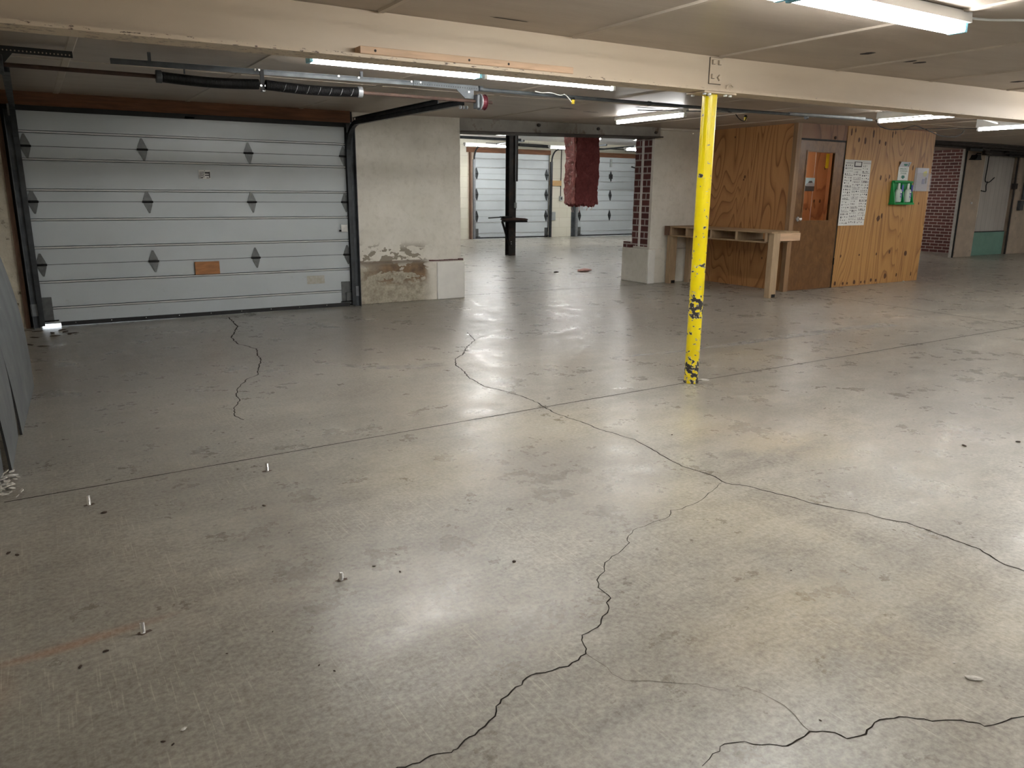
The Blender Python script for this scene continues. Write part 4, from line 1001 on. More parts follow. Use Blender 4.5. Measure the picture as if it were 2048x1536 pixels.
# booth door
dd = bpy.data.objects.new('door_4', None); COL.objects.link(dd); dd.location = (9.75, BY0, 0); dd['_w'] = (9.75, BY0, 0)
tag(dd, 'brown varnished booth door with a tall glass pane and round knob', 'door', None, 'structure')
y0, y1 = BY0-.004, BY0+.036
def fr(x0, x1, z0, z1, nm='door_rail'): return MB().box(x0, x1, y0, y1, z0, z1).build(nm, M['door_wood'], dd, bevel=.001)
gx0, gx1, gz0, gz1 = 9.42, 10.03, 1.0, 1.962
mb = MB().box(9.255, gx0, y0, y1, .008, 2.11).box(gx1, 10.235, y0, y1, .008, 2.11).box(gx0, gx1, y0, y1, .008, gz0).box(gx0, gx1, y0, y1, gz1, 2.11)
mb.build('door_leaf', M['door_wood'], dd)
mb = MB()
for (a, b, c, d) in ((gx0-.014, gx0+.008, gz0-.014, gz1+.014), (gx1-.008, gx1+.014, gz0-.014, gz1+.014), (gx0, gx1, gz0-.014, gz0+.008), (gx0, gx1, gz1-.008, gz1+.014)):
    mb.box(a, b, y0-.008, y0, c, d)
mb.build('glazing_bead', M['door_wood'], dd, bevel=.002)
MB().box(gx0, gx1, BY0+.012, BY0+.018, gz0, gz1).build('glass_pane', M['glass'], dd)
kb = MB().cyl((9.335,y0,1.03),(9.335,y0-.012,1.03),.034,20).cyl((9.335,y0-.012,1.03),(9.335,y0-.045,1.03),.012,14)
kb = kb.build('knob_rose', M['chrome'], dd, smooth=True)
bmk = bmesh.new(); bmesh.ops.create_uvsphere(bmk, u_segments=20, v_segments=12, radius=.028)
for v in bmk.verts: v.co = Vector((v.co.x+9.335-9.75, v.co.y*.75+y0-.058-BY0, v.co.z+1.03))
me = bpy.data.meshes.new('door_knob'); bmk.to_mesh(me); bmk.free(); me.materials.append(M['chrome'])
for p in me.polygons: p.use_smooth = True
ko = bpy.data.objects.new('door_knob', me); COL.objects.link(ko); ko.parent = dd
mb = MB().box(10.236,10.262,BY0-.002,BY0+.03,0,2.12).box(9.25,10.262,BY0-.002,BY0+.03,2.112,2.136)
mb.build('door_stop', M['rubber'], dd)
for z in (1.72, .4): MB().cyl((10.245,y0-.008,z-.05),(10.245,y0-.008,z+.05),.009,10).build('door_hinge', M['black'], dd)
MB().cyl((9.99,BY0-.006,2.165),(9.99,BY0-.018,2.165),.022,16).build('round_hook', M['rust'], bpy.data.objects['wall_booth_header'], bevel=.003)

# poster of small symbols
po = thing('parts_chart_poster', 'tall white chart of many tiny black symbols pinned beside the booth door', 'poster', (10.55, BY0-.014, .925))
yf = BY0-.0135
pz = [(10.250,.925),(10.866,.925),(10.868,.99),(10.882,1.15),(10.876,1.20),(10.876,1.875),(10.255,1.875)]
MB().prism([(x,z) for x,z in pz], yf-.0035, yf-.0005, 'y').build('poster_sheet', M['paper'], po)
random.seed(11); ink = MB(); yk = yf-.0042
def q(x0,x1,z0,z1,mi=0): ink.quad((x0,yk,z0),(x1,yk,z0),(x1,yk,z1),(x0,yk,z1), mi=mi)
W0, W1, H0, H1 = 10.262, 10.866, .94, 1.865
ink2 = MB()
q(10.478,10.660,1.775,1.85); ink2.quad((10.50,yk-.0005,1.79),(10.64,yk-.0005,1.79),(10.64,yk-.0005,1.842),(10.50,yk-.0005,1.842))
for k in range(3):
    cxk = W0+.018+k*.205
    z = 1.83 if k != 1 else 1.74
    row = 0
    while z > .97:
        if row % (3 if k else 4) == 0 and z < 1.84: q(cxk, cxk+.185 - random.uniform(0,.02), z-.004, z+.001); z -= .014
        x = cxk+.004; w = .185/ (4 if random.random() < .6 else 5)
        nrow = random.choice((3,4,5,5))
        for j in range(nrow):
            if x+w*.6 > min(W1, cxk+.19): break
            ww = random.uniform(.25,.62)*w; hh = random.uniform(.012,.028); zz = z-.012-hh*.5
            tpy = random.random()
            if tpy < .35: q(x, x+ww, zz-hh/2, zz+hh/2)
            elif tpy < .6: q(x, x+ww*.35, zz-hh/2, zz+hh/2); q(x+ww*.5, x+ww, zz-hh*.3, zz+hh*.2)
            elif tpy < .8: ink.add([(x,yk,zz-hh/2),(x+ww,yk,zz-hh/3),(x+ww*.6,yk,zz+hh/2)], [(0,1,2)])
            elif tpy < .9:
                q(x, x+ww*1.2, zz-hh/2, zz+hh/2); ink2.quad((x+.005,yk-.0005,zz-hh/2+.006),(x+ww*1.2-.005,yk-.0005,zz-hh/2+.006),(x+ww*1.2-.005,yk-.0005,zz+hh/2-.004),(x+.005,yk-.0005,zz+hh/2-.004))
            else: q(x, x+ww, zz-.003, zz+.002); q(x+ww*.3, x+ww*.6, zz-hh/2, zz)
            x += w
        z -= random.uniform(.036,.046); row += 1
ink.build('printed_symbols', M['ink'], po); ink2.build('printed_frames', M['ink_grey'] if False else M['paper'], po)
MB().quad((10.67,yk,1.852),(10.86,yk,1.852),(10.86,yk,1.848),(10.67,yk,1.848)).build('header_rule', M['ink_grey'], po)

# emergency eyewash: station, two bottles, sign
ew = thing('eyewash_station', 'green moulded wall holder for two eyewash bottles on the light plywood', 'wall holder', (11.68, BY0-.02, 1.24))
yb0 = BY0-.0135
MB().prism([(11.445,1.235),(11.925,1.235),(11.935,1.30),(11.925,1.57),(11.90,1.597),(11.47,1.597),(11.445,1.57)], yb0-.018, yb0, 'y').build('back_plate', M['green'], ew, bevel=.004)
mb = MB()
mb.hexa([(11.43,yb0-.11,1.232),(11.94,yb0-.11,1.232),(11.94,yb0,1.232),(11.43,yb0,1.232)], [(11.43,yb0-.11,1.262),(11.94,yb0-.11,1.262),(11.94,yb0,1.262),(11.43,yb0,1.262)])
mb.build('bottom_tray', M['green'], ew, bevel=.006)
for xx in (11.435, 11.675, 11.915):
    mb = MB(); mb.hexa([(xx,yb0-.10,1.26),(xx+.02,yb0-.10,1.26),(xx+.02,yb0-.01,1.26),(xx,yb0-.01,1.26)], [(xx,yb0-.035,1.57),(xx+.02,yb0-.035,1.57),(xx+.02,yb0-.01,1.57),(xx,yb0-.01,1.57)])
    mb.build('side_rib', M['green'], ew, bevel=.003)
MB().box(11.44,11.93,yb0-.06,yb0-.01,1.565,1.59).build('top_lip', M['green'], ew, bevel=.005)
for i, xx in enumerate((11.565, 11.81)):
    b = thing('eyewash_bottle', ('left' if i == 0 else 'right')+' white eyewash bottle held in the green wall holder', 'bottle', (xx, yb0-.055, 1.275), 'bottles in the green eyewash holder')
    prof = [(0,.0),(.052,0),(.060,.012),(.060,.15),(.048,.185),(.026,.20),(.022,.205)]
    vs = []; fs = []; n = 20
    for r, z in prof: vs += [(xx+r*math.cos(2*PI*j/n), yb0-.058+r*.8*math.sin(2*PI*j/n), 1.272+z) for j in range(n)]
    for a in range(len(prof)-1): fs += [(a*n+j, a*n+(j+1)%n, (a+1)*n+(j+1)%n, (a+1)*n+j) for j in range(n)]
    MB().add(vs, fs).build('bottle_body', M['bottle'], b, smooth=True)
    MB().cyl((xx,yb0-.058,1.475),(xx,yb0-.058,1.555),.021,16,.016).build('bottle_cap', M['white_plastic'], b, smooth=True)
    yl = yb0-.1075
    mb = MB()
    for (x0,x1,z0,z1) in ((-.022,.030,1.392,1.408),(-.012,.034,1.370,1.385),(-.022,.030,1.342,1.358),(-.014,.014,1.318,1.324)):
        mb.quad((xx+x0,yl,z0),(xx+x1,yl,z0),(xx+x1,yl,z1),(xx+x0,yl,z1))
    mb.build('label_print', M['bottle_label'], b)
    MB().box(xx+.030,xx+.068,yb0-.095,yb0-.085,1.43,1.53).build('blue_strap', M['bottle_label'], b)
sg = thing('eyewash_sign', 'white sign with green words and a down arrow above the green bottle holder', 'sign', (11.7, yb0, 1.6))
MB().box(11.58, 11.85, yb0-.006, yb0-.001, 1.60, 1.80).build('sign_plate', M['white_plastic'], sg, bevel=.001)
mb = MB(); mb.hexa([(11.585,yb0-.003,1.80),(11.845,yb0-.003,1.80),(11.845,yb0-.001,1.80),(11.585,yb0-.001,1.80)], [(11.60,yb0-.03,1.878),(11.86,yb0-.03,1.878),(11.86,yb0-.028,1.878),(11.60,yb0-.028,1.878)])
mb.build('tilted_pictogram_plate', M['purple_grey'], sg)
mb = MB()
for (a, r) in ((0,1),(1,.55)):
    pass
n = 18
mb.add([(11.73+.05*math.cos(2*PI*j/n), yb0-.020+.0*j, 1.838+.020*math.sin(2*PI*j/n)) for j in range(n)], [tuple(range(n))])
mb.add([(11.80, yb0-.020, 1.815),(11.815, yb0-.020, 1.815),(11.815,yb0-.027,1.865),(11.80,yb0-.027,1.865)], [(0,1,2,3)])
mb.build('eye_pictogram', M['green_text'], sg)
mb = MB().prism([(11.68,1.675),(11.75,1.675),(11.75,1.655),(11.775,1.655),(11.715,1.622),(11.655,1.655),(11.68,1.655)], yb0-.0075, yb0-.006, 'y'); mb.build('down_arrow', M['green_text'], sg)
def text(s, x, y, z, size, m, parent, w=None, name='lettering'):
    cu = bpy.data.curves.new(name, 'FONT'); cu.body = s; cu.size = size; cu.align_x = 'CENTER'; cu.align_y = 'CENTER'; cu.extrude = .0004
    o = bpy.data.objects.new('t', cu); COL.objects.link(o)
    bpy.context.view_layer.update()
    me = bpy.data.meshes.new_from_object(o.evaluated_get(bpy.context.evaluated_depsgraph_get()))
    bpy.data.objects.remove(o)
    xs = [v.co.x for v in me.vertices]; k = (w/(max(xs)-min(xs))) if w else 1
    off = Vector(parent['_w'])
    for v in me.vertices: v.co = Vector((x+v.co.x*k-off.x, y-v.co.z-off.y, z+v.co.y-off.z))
    me.materials.clear(); me.materials.append(m)
    o = bpy.data.objects.new(name, me); COL.objects.link(o); o.parent = parent
    return o
text('EMERGENCY', 11.715, yb0-.007, 1.773, .040, M['green_text'], sg, .21)
text('EYEWASH', 11.715, yb0-.007, 1.738, .040, M['green_text'], sg, .19)
text('STATION', 11.715, yb0-.007, 1.703, .036, M['green_text'], sg, .15)
# clear document holder
dh = thing('document_holder', 'clear acrylic paper holder at the right edge of the light plywood', 'wall holder', (12.2, yb0, 1.44))
MB().box(12.03, 12.40, yb0-.004, yb0-.001, 1.445, 1.80).build('back_sheet', M['purple_grey'], dh)
MB().box(12.03, 12.44, yb0-.04, yb0-.001, 1.438, 1.446).build('bottom_shelf', M['clear'], dh)
MB().box(12.03, 12.44, yb0-.038, yb0-.035, 1.446, 1.72).build('front_panel', M['clear'], dh)
MB().box(12.03, 12.036, yb0-.038, yb0-.001, 1.446, 1.80).build('side_panel', M['clear'], dh)
MB().prism([(12.25,1.73),(12.33,1.76),(12.36,1.71),(12.31,1.66),(12.25,1.68)], yb0-.008, yb0-.005, 'y').build('yellow_note', M['pale_yellow'], dh)
MB().prism([(12.24,1.55),(12.31,1.55),(12.31,1.63),(12.24,1.63)], yb0-.008, yb0-.005, 'y').build('purple_print', M['bottle_label'], dh)
MB().prism([(12.33,1.56),(12.36,1.56),(12.36,1.65),(12.33,1.65)], yb0-.0085, yb0-.005, 'y').build('black_print', M['ink'], dh)

# ------------------------------------------------------------------ workbench
wb = thing('workbench', 'pine workbench with pallet style shelf in front of the amber booth wall', 'workbench', (8.65, 8.1, 0))
bx0, bx1, by0, by1, bt = 8.37, 8.93, 7.06, 9.10, .885
mb = MB(); bw_ = (bx1-bx0)/4
for i in range(4): mb.box(bx0+i*bw_+.002, bx0+(i+1)*bw_-.002, by0, by1, bt-.022, bt)
mb.build('bench_top', M['bench_wood'], wb, bevel=.002)
mb = MB()
for i in range(3): mb.box(bx0+.02+i*.17, bx0+.15+i*.17, by0+.10, by1-.03, bt-.155, bt-.135)
mb.build('under_shelf', M['bench_wood'], wb, bevel=.002)
for yy in (by0+.10, by0+.62, by0+1.10, by0+1.60, by1-.06):
    MB().box(bx0+.01, bx1-.02, yy-.018, yy+.018, bt-.136, bt-.022).build('cross_stringer', M['bench_leg'], wb, bevel=.002)
MB().box(bx0+.09, bx1+.0, by0-.018, by0+.018, bt-.125, bt-.022).build('end_board', M['lumber'], wb, bevel=.002)
def leg(x, y, s_):
    # two studs nailed in an L
    l = MB().box(x, x+.038, y, y+.089, .0, bt-.022).box(x+.038, x+.127, y, y+.038, 0 if s_ else .0, bt-.022)
    g = l.build('leg', M['bench_leg'], wb, bevel=.002)
    MB().box(x+.045, x+.120, y-.001, y-.004+.002 if False else y+.0, .005, .05).build('foot_pad', M['black_plastic'], g)
    return g
for (x, y) in ((bx0+.03, by0-.02), (bx0+.03, by1-.10)): leg(x, y, 0)
for (x, y) in ((bx1-.13, by1-.10),): leg(x, y, 0)
MB().box(bx0-.018, bx0, by1-.09, by1+.01, bt-.14, bt).build('end_block', M['jamb_wood'], wb, bevel=.002)

# ------------------------------------------------------------------ back garage
wall('wall_far', (3.0, XR, 20.62, 20.9, 0, 3.1), M['block_wall'], 'cream block wall at the far end of the back garage') if False else None
def fw(x0, x1, z0, z1, lab, n): return wall(n, (x0, x1, 20.62, 20.9, z0, z1), M['block_wall'], lab)
fw(3.0, 11.10, 0, 3.1, 'cream block wall left of the far garage doors', 'wall_far_left')
fw(13.99, 14.86, 0, 3.1, 'cream block wall between the two far garage doors', 'wall_far_middle')
fw(18.2, XR, 0, 3.1, 'cream block wall right of the far garage doors', 'wall_far_right')
fw(11.10, 13.99, 2.62, 3.1, 'cream wall above the left far garage door', 'wall_far_over')
fw(14.86, 18.2, 2.62, 3.1, 'cream wall above the right far garage door', 'wall_far_top')
wall('wall_side', (3.0, 3.2, 9.4, 20.62, 0, 3.1), M['plaster'], 'side wall of the back garage')
wall('wall_east', (XR, XR+.2, 13.6, 20.9, 0, 3.1), M['plaster'], 'right side wall of the back garage')
struct('ceiling_back', MB().box(3.0, XR+.2, 9.30, 20.9, 2.9, 3.0), M['foil'], label='silvery foil insulated ceiling of the back garage', cat='ceiling')
wall('wall_fascia', (3.0, 13.3, 9.10, 9.30, 2.29, 3.0), M['plaster'], 'wall above the steel lintel')
H2 = [0, .66, 1.30, 1.90, 2.50]
d2 = garage(2, 11.32, 2.62, 20.6, H2, (11.37, 13.86), 'white sectional garage door far back left, behind the black post', hm=M['track'], hs=1.5)
d3 = garage(3, 15.12, 3.0, 20.6, H2, (15.17, 16.40, 18.05), 'white sectional garage door far back right, behind the hanging insulation', hm=M['track'], hs=1.5)
MB().box(16.33, 16.47, 20.58, 20.60, 1.83, 1.97).build('black_square_mark', M['rubber'], d3)
MB().box(16.35, 16.43, 20.58, 20.60, 2.2, 2.45).build('pale_strip', M['grey_box'], d3)
trim(MB().box(11.05, 14.0, 20.58, 20.66, 2.50, 2.64), M['header_wood'], 'dark orange header over the left far garage door')
trim(MB().box(14.86, 18.2, 20.58, 20.66, 2.50, 2.64), M['header_wood'], 'dark orange header over the right far garage door')
trim(MB().box(11.08, 11.34, 20.64, 20.8, 0, 2.6), M['tan_wall'], 'filler added against daylight left of the left far garage door')  # this and the next three: fillers added to close daylight leaks
trim(MB().box(13.92, 14.02, 20.64, 20.8, 0, 2.6), M['rubber'], 'dark filler added against daylight right of the left far garage door')
trim(MB().box(14.84, 15.14, 20.64, 20.8, 0, 2.6), M['galv_dark'], 'dark filler added against daylight left of the right far garage door')
trim(MB().box(18.1, 18.22, 20.64, 20.8, 0, 2.6), M['rubber'], 'dark filler added against daylight right of the right far garage door')
trim(MB().box(11.14, 11.19, 20.56, 20.62, 0, 2.5), M['jamb_wood'], 'brown jamb left of the left far garage door')
for (x, lab) in ((11.22,'left of the left far garage door'), (13.96,'right of the left far garage door'), (14.98,'left of the right far garage door')):
    t = thing('door_track', 'grey steel track '+lab, 'door track', (x, 20.5, 0), 'tracks of the far garage doors')
    MB().box(x, x+.07, 20.50, 20.53, 0, 2.3).box(x+.03, x+.036, 20.5, 20.6, 0, 2.3).build('channel', M['galv'] if x < 12 or x > 14.9 else M['track'], t)
    pts = []
    for k in range(9): a = PI/2*k/8; pts.append((x+.03, 20.5-.35+.35*math.cos(a), 2.3+.35*math.sin(a)))
    pts.append((x+.03, 17.8, 2.68)); MB().tube(pts, .025, 6).build('curved_run', M['track'], t)
for (x0, x1, lab) in ((11.3,13.9,'left'), (15.1,18.1,'right')):
    t = thing('torsion_spring_shaft', 'black spring shaft high above the %s far garage door' % lab, 'spring shaft', ((x0+x1)/2, 19.9, 2.72), 'spring shafts of the far doors')
    MB().cyl((x0,19.9,2.72),(x1,19.9,2.72),.014,8).build('shaft', M['black'], t)
    MB().cyl(((x0+x1)/2-.2,19.9,2.72),((x0+x1)/2+1.1,19.9,2.70),.045,14).build('torsion_spring', M['black'], t, smooth=True)
MB_t = thing('wall_board', 'varnished pine strip fixed to the far block wall between the doors', 'board', (14.2, 20.6, 1.6))
MB().box(13.99, 14.43, 20.58, 20.619, 1.58, 1.74).build('strip', M['pale_board'], MB_t, bevel=.003)
el = thing('outlet_box', 'grey outlet box with conduit on the far block wall', 'electric box', (14.43, 20.6, 1.14))
MB().cyl((14.42,20.6,1.25),(14.42,20.6,2.75),.012,8).build('conduit', M['dark_pipe'], el)
MB().box(14.37, 14.48, 20.56, 20.619, 1.13, 1.26).build('box', M['grey_box'], el, bevel=.004)
MB().box(14.40, 14.45, 20.555, 20.56, 1.16, 1.23).build('socket', M['ink'], el)
el = thing('breaker_box', 'flat grey steel box low on the far block wall between the doors', 'electric box', (14.1, 20.6, .66))
MB().box(14.0, 14.22, 20.57, 20.619, .52, .78).build('box', M['grey_box'], el, bevel=.004)
MB().box(13.995, 14.06, 20.60, 20.619, .3, 1.0).build('cover_strip', M['grey_box'], el)
# black post with conduit and side bench arm
pt = thing('steel_post', 'black rusting steel post standing in the back garage', 'post', (9.08, 14.85, 0))
mb = MB(); mb.box(8.99, 9.165, 14.80, 14.812, 0, 2.9).box(8.99, 9.165, 14.95, 14.962, 0, 2.9).box(9.071, 9.083, 14.812, 14.95, 0, 2.9)
mb.build('column_section', M['rustpost'], pt)
MB().box(9.105, 9.19, 14.77, 14.80, 1.6, 2.9).build('side_channel', M['rustpost'], pt)
MB().cyl((9.135,14.775,1.14),(9.125,14.765,2.88),.011,8).build('conduit', M['galv'], pt)
MB().box(9.105, 9.165, 14.76, 14.80, 1.03, 1.15).build('switch_box', M['grey_box'], pt, bevel=.004)
for z in (.255,.30): MB().cyl((9.05,14.80,z),(9.05,14.79,z),.011,8).build('bolt_head', M['chrome'], pt)
ar = thing('steel_bench_arm', 'rusty steel bracket table with handle and diagonal brace on the black post', 'bracket', (8.9, 14.7, .8))
mb = MB(); mb.prism([(8.745,.86),(8.99,.86),(8.99,.80),(8.80,.80)], 14.66, 14.80, 'y'); mb.build('clamp_block', M['black'], ar, bevel=.004)
MB().cyl((8.40,14.68,.828),(8.80,14.70,.842),.012,8).build('handle_bar', M['black'], ar)
MB().prism([(8.75,.795),(8.80,.815),(9.10,.83),(9.30,.815),(9.37,.80),(9.375,.775),(9.32,.765),(8.82,.765)], 14.62, 14.799, 'y').build('tool_body', M['rust'], ar, bevel=.006)
MB().box(8.79, 9.345, 14.60, 14.79, .735, .766).build('base_plate', M['black'], ar)
mb = MB(); mb.hexa([(8.775,14.74,.74),(8.815,14.74,.74),(8.815,14.78,.74),(8.775,14.78,.74)][::-1], [(8.965,14.74,.22),(8.995,14.74,.22),(8.995,14.78,.22),(8.965,14.78,.22)]); mb.build('diagonal_brace', M['black'], ar)
# hanging mineral wool batt
ba = thing('insulation_batt', 'maroon mineral wool batt hanging down in the opening to the back garage', 'insulation', (7.65, 10.45, 2.9))
def fuzzy(x0, x1, y0, y1, z0, z1, nx, ny, nz, amp, m, name, seed):
    bm = bmesh.new(); bmesh.ops.create_cube(bm, size=1)
    me = bpy.data.meshes.new(name)
    vs = {}; V = []; F = []
    def vid(i, j, k):
        if (i,j,k) not in vs:
            p = Vector((x0+(x1-x0)*i/nx, y0+(y1-y0)*j/ny, z0+(z1-z0)*k/nz))
            d = Vector((mn.noise(p*7+Vector((seed,0,0))), mn.noise(p*7+Vector((0,seed,9))), mn.noise(p*7+Vector((5,0,seed)))))*amp
            d += Vector((mn.noise(p*25+Vector((seed,0,0))), mn.noise(p*25+Vector((0,seed,9))), mn.noise(p*25+Vector((5,0,seed)))))*amp*.5
            if k == 0: d.z += (-random.random()**2*.05 + .02)
            vs[(i,j,k)] = len(V); V.append(p+d)
        return vs[(i,j,k)]
    for k in range(nz):
        for i in range(nx):
            F.append((vid(i,0,k),vid(i+1,0,k),vid(i+1,0,k+1),vid(i,0,k+1))); F.append((vid(i,ny,k),vid(i,ny,k+1),vid(i+1,ny,k+1),vid(i+1,ny,k)))
        for j in range(ny):
            F.append((vid(0,j,k),vid(0,j,k+1),vid(0,j+1,k+1),vid(0,j+1,k))); F.append((vid(nx,j,k),vid(nx,j+1,k),vid(nx,j+1,k+1),vid(nx,j,k+1)))
    for i in range(nx):
        for j in range(ny): F.append((vid(i,j,0),vid(i,j+1,0),vid(i+1,j+1,0),vid(i+1,j,0)))
    bm.free()
    return MB().add(V, F).build(name, m, ba, smooth=False)
random.seed(21)
fuzzy(7.43, 7.88, 10.2, 10.46, 1.175, 2.89, 16, 8, 60, .022, M['batt'], 'wool_body', 1.5)
# thin rim
fuzzy(7.395, 7.435, 10.21, 10.47, 1.19, 2.89, 2, 8, 60, .026, M['batt_skin'], 'pale_edge', 4.5)
for k in range(9):
    x = 7.45+k*.05+random.uniform(-.02,.02); y = 10.22+random.uniform(0,.2); L = random.uniform(.03,.13)
    MB().tube([(x,y,1.2),(x+random.uniform(-.02,.02),y,1.19-L*.5),(x+random.uniform(-.03,.03),y,1.19-L)], .003, 5).build('loose_fibre', M['fluff'], ba)
# hoses / wires and lights in the back garage
G2 = 'tube lights in the back garage'
def lamp2(x0, x1, y, z, lab, house=True):
    return lamp((x0,y,z), (x1,y,z), lab, G2, 2, house, hw=.07, ceilz=(2.898 if z > 2.75 else z+.07))
lamp2(10.28, 11.75, 19.25, 2.60, 'lower tube light in the back garage left of the black post')
lamp2(12.75, 13.45, 18.8, 2.60, 'lower tube light in the back garage just left of the hanging insulation')
lamp2(15.0, 16.3, 18.2, 2.60, 'lower tube light in the back garage beside the brick pillar')
lamp2(9.9, 11.15, 18.3, 2.84, 'upper tube light at the foil ceiling left of the black post')
lamp2(12.7, 13.9, 18.0, 2.84, 'upper tube light at the foil ceiling left of the hanging insulation')
lamp2(14.8, 16.0, 17.6, 2.84, 'upper tube light at the foil ceiling by the brick pillar')
for (x, y) in ((6.0,12.0), (6,16), (10.0,12.2), (18.5,16.5)):  # lamps out of sight, added only for more light in the back garage
    lamp((x,y,2.84),(x+1.22,y,2.84),'unseen tube light added to brighten the back garage', 'added back garage lights beyond the view', 2, True, hw=.07, ceilz=2.898)
for (x0, x1, y) in ((9.3,18,17.2),(9.0,17.5,15.9)):
    t = thing('ceiling_pipe', 'thin pipe crossing under the foil ceiling of the back garage', 'pipe', ((x0+x1)/2, y, 2.83), 'pipes under the foil ceiling')
    MB().cyl((x0,y,2.83),(x1,y,2.83),.014,8).build('pipe', M['galv_dark'], t)
    for k in range(5): xx = x0+(x1-x0)*(k+.5)/5; MB().box(xx-.01,xx+.01,y-.01,y+.01,2.84,2.9).build('hanger', M['galv_dark'], t)
t = thing('roof_beam', 'dark steel beam hanging below the foil ceiling left of the black post', 'beam', (10.0, 17, 2.7))
MB().box(8.0, 10.6, 16.9, 17.0, 2.60, 2.66).build('beam_body', M['galv_dark'], t)
t = thing('duct_panel', 'grey duct panel at the foil ceiling beside the black post', 'duct', (9.6, 15.6, 2.8))
MB().box(9.35, 10.0, 16.2, 16.9, 2.76, 2.899).build('duct_body', M['galv'], t, bevel=.01)
cord('black hose hook hanging in front of the right far garage door', [(16.55,19.2,2.66),(16.62,19.2,2.3),(16.55,19.2,2.18),(16.3,19.2,2.14),(16.1,19.2,2.17)], .022, M['black_plastic'], name='hanging_hose', cat='hose')

# ------------------------------------------------------------------ far right overhead pipes and fittings
t = thing('overhead_beam', 'dark brown door rail beam above the tan pillar and grey panelled door', 'beam', (19, 9.8, 2.35))
MB().box(18.4, XR, 9.75, 9.85, 2.27, 2.37).build('rail', M['dark_pipe'], t)
MB().box(17.0, XR, 9.5, 9.6, 2.385, 2.43).build('pipe_bundle', M['dark_pipe'], t)
for i, (y, z, r) in enumerate([(9.3,2.395,.018),(9.1,2.40,.022),(8.9,2.405,.014),(9.45,2.37,.02)]):
    t = thing('ceiling_pipe', 'dark pipe under the ceiling toward the far right, one of a close bundle', 'pipe', (16, y, z), 'dark pipes toward the far right')
    MB().tube([(12.6+i*.3,y+.1,z-.01),(15,y,z+.0),(18.5,y-.03,z+.0),(XR,y,z+.01)], r, 8).build('pipe', M['dark_pipe'], t, smooth=True)
t = thing('pipe_valve', 'black valve block on the dark pipes above the tan pillar', 'valve', (17.3, 9.4, 2.35))
MB().box(16.95, 17.45, 9.33, 9.42, 2.30, 2.36).build('valve_body', M['rubber'], t, bevel=.01)
MB().tube([(17.5,9.4,2.38),(17.9,9.45,2.34),(18.1,9.6,2.31),(18.5,9.7,2.31)], .03, 8).build('elbow', M['dark_pipe'], t, smooth=True)
t = thing('wall_lamp', 'small black wall lamp on the tan pillar', 'lamp', (18.15, 9.93, 2.2))
MB().prism([(18.02,2.16),(18.30,2.16),(18.27,2.20),(18.24,2.27),(18.12,2.27),(18.08,2.2)], 9.78, 9.93, 'y').build('lamp_body', M['rubber'], t, bevel=.008)
MB().tube([(18.18,9.87,2.26),(18.2,9.85,2.30),(18.35,9.85,2.30)], .014, 8).build('bracket', M['rubber'], t)
t = thing('strip_fixture', 'unlit grey ceiling fixture at the far right edge below the tube light', 'light', (18.6, 8.4, 2.4))
MB().box(18.55, 20.0, 8.5, 8.62, 2.35, 2.435).build('housing', M['grey_box'], t, bevel=.005)
t = thing('door_motor', 'black motor block on the dark pipes at the far right edge', 'motor', (19.5, 9.3, 2.3))
MB().box(19.1, 20.8, 9.62, 9.74, 2.33, 2.42).build('motor_body', M['rubber'], t, bevel=.015)
MB().tube([(19.2,9.68,2.29),(19.5,9.68,2.27),(19.9,9.68,2.29)], .025, 8).build('lower_fitting', M['rubber'], t, smooth=True)
cord('bent black pull rope and hook hanging before the grey panelled door', [(18.93,9.97,2.27),(18.93,9.97,2.0),(18.92,9.97,1.74),(19.02,9.97,1.69),(19.12,9.97,1.70),(19.30,9.97,1.80)], .012, M['rubber'], name='hanging_hook', cat='hook')
cord('short dark hook bracket at the edge of the tan pillar', [(18.72,9.92,1.5),(18.80,9.92,1.49),(18.92,9.92,1.49),(18.90,9.92,1.62),(18.95,9.92,1.70)], .012, M['rubber'], name='wall_hook', cat='hook')
t = thing('wall_conduit', 'grey conduit with a switch box at the far right edge', 'conduit', (20.9, 9.9, 1.2))
MB().cyl((20.66,9.93,1.30),(20.66,9.93,2.27),.035,10).build('conduit', M['galv_dark'], t, smooth=True)
MB().box(20.58, 20.74, 9.92, 9.999, 1.05, 1.28).build('switch_box', M['galv_dark'], t, bevel=.008)
t = thing('brick_wall_conduit', 'grey conduit running down the brick wall by the tan pillar', 'conduit', (19.25, 10.6, 1.2))
MB().box(19.24, 19.30, 10.42, 10.50, 1.35, 1.85).build('box', M['maroon'], t)
MB().box(18.37, 18.44, 9.918, 9.93, 1.20, 1.245).build('white_spot', M['paper'], bpy.data.objects['wall_tan'])
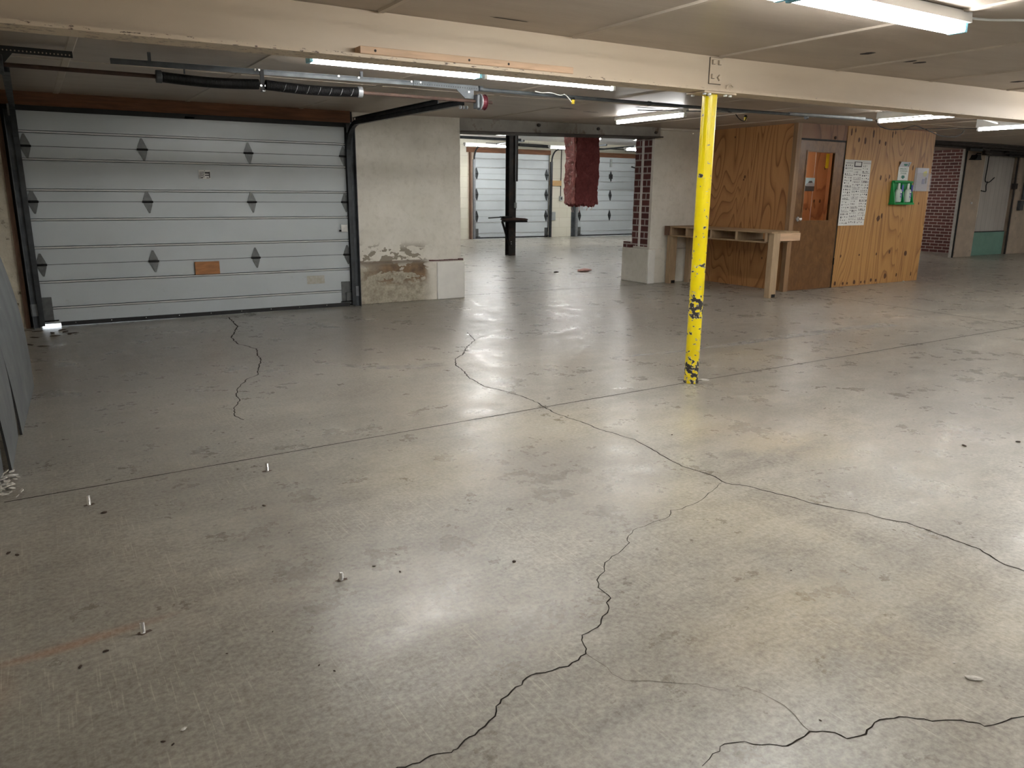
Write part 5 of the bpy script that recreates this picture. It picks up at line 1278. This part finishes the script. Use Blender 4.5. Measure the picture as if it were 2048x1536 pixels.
t = MB().box(12.9, 19.3, 9.75, 9.9, 2.385, 2.47).build('trim_lintel', M['dark_pipe']); ti += 1; t.name = 'trim_%d' % ti; tag(t, 'dark lintel above the passage to the brick wall', 'trim', None, 'structure')

# ------------------------------------------------------------------ outside ground beyond the door gap
struct('floor_outside', MB().box(-6, 22, 9.4 if False else 20.95, 30, -.15, -.02), M['outside'], label='driveway outside the far doors', cat='ground')
struct('floor_driveway', MB().box(-6, 3.0, 9.36, 16, -.15, -.003), M['outside'], label='sunlit driveway outside the near garage door', cat='ground')

w = bpy.data.worlds.new('World'); S.world = w; w.use_nodes = True
w.node_tree.nodes['Background'].inputs[0].default_value = (.85,.93,1,1); w.node_tree.nodes['Background'].inputs[1].default_value = 1.6

# ------------------------------------------------------------------ camera
f = 1538.0
pitch, roll, yaw = rad(13.97), rad(.52), rad(31.6)
F = Vector((math.sin(yaw)*math.cos(pitch), math.cos(yaw)*math.cos(pitch), -math.sin(pitch)))
R0 = Vector((math.cos(yaw), -math.sin(yaw), 0)); U0 = R0.cross(F)
R_ = R0*math.cos(roll)+U0*math.sin(roll); U_ = U0*math.cos(roll)-R0*math.sin(roll)
cam = bpy.data.cameras.new('camera'); co = bpy.data.objects.new('camera', cam); COL.objects.link(co)
mt = Matrix((R_, U_, -F)).transposed().to_4x4(); mt.translation = (0, 0, 1.36); co.matrix_world = mt
cam.sensor_fit = 'HORIZONTAL'; cam.sensor_width = 36; cam.lens = f/2048*36; cam.clip_start = .05; cam.clip_end = 200
S.camera = co
S.view_settings.view_transform = 'Standard'; S.view_settings.look = 'None'; S.view_settings.gamma = 1; S.view_settings.use_curve_mapping = False
S.view_settings.exposure = 2.0
S.cycles.use_adaptive_sampling = True; S.cycles.adaptive_threshold = .04
S.cycles.max_bounces = 5; S.cycles.diffuse_bounces = 3; S.cycles.glossy_bounces = 3; S.cycles.transmission_bounces = 5; S.cycles.transparent_max_bounces = 6
S.cycles.caustics_reflective = False; S.cycles.caustics_refractive = False
for o in bpy.data.objects:
    if '_w' in o: del o['_w']
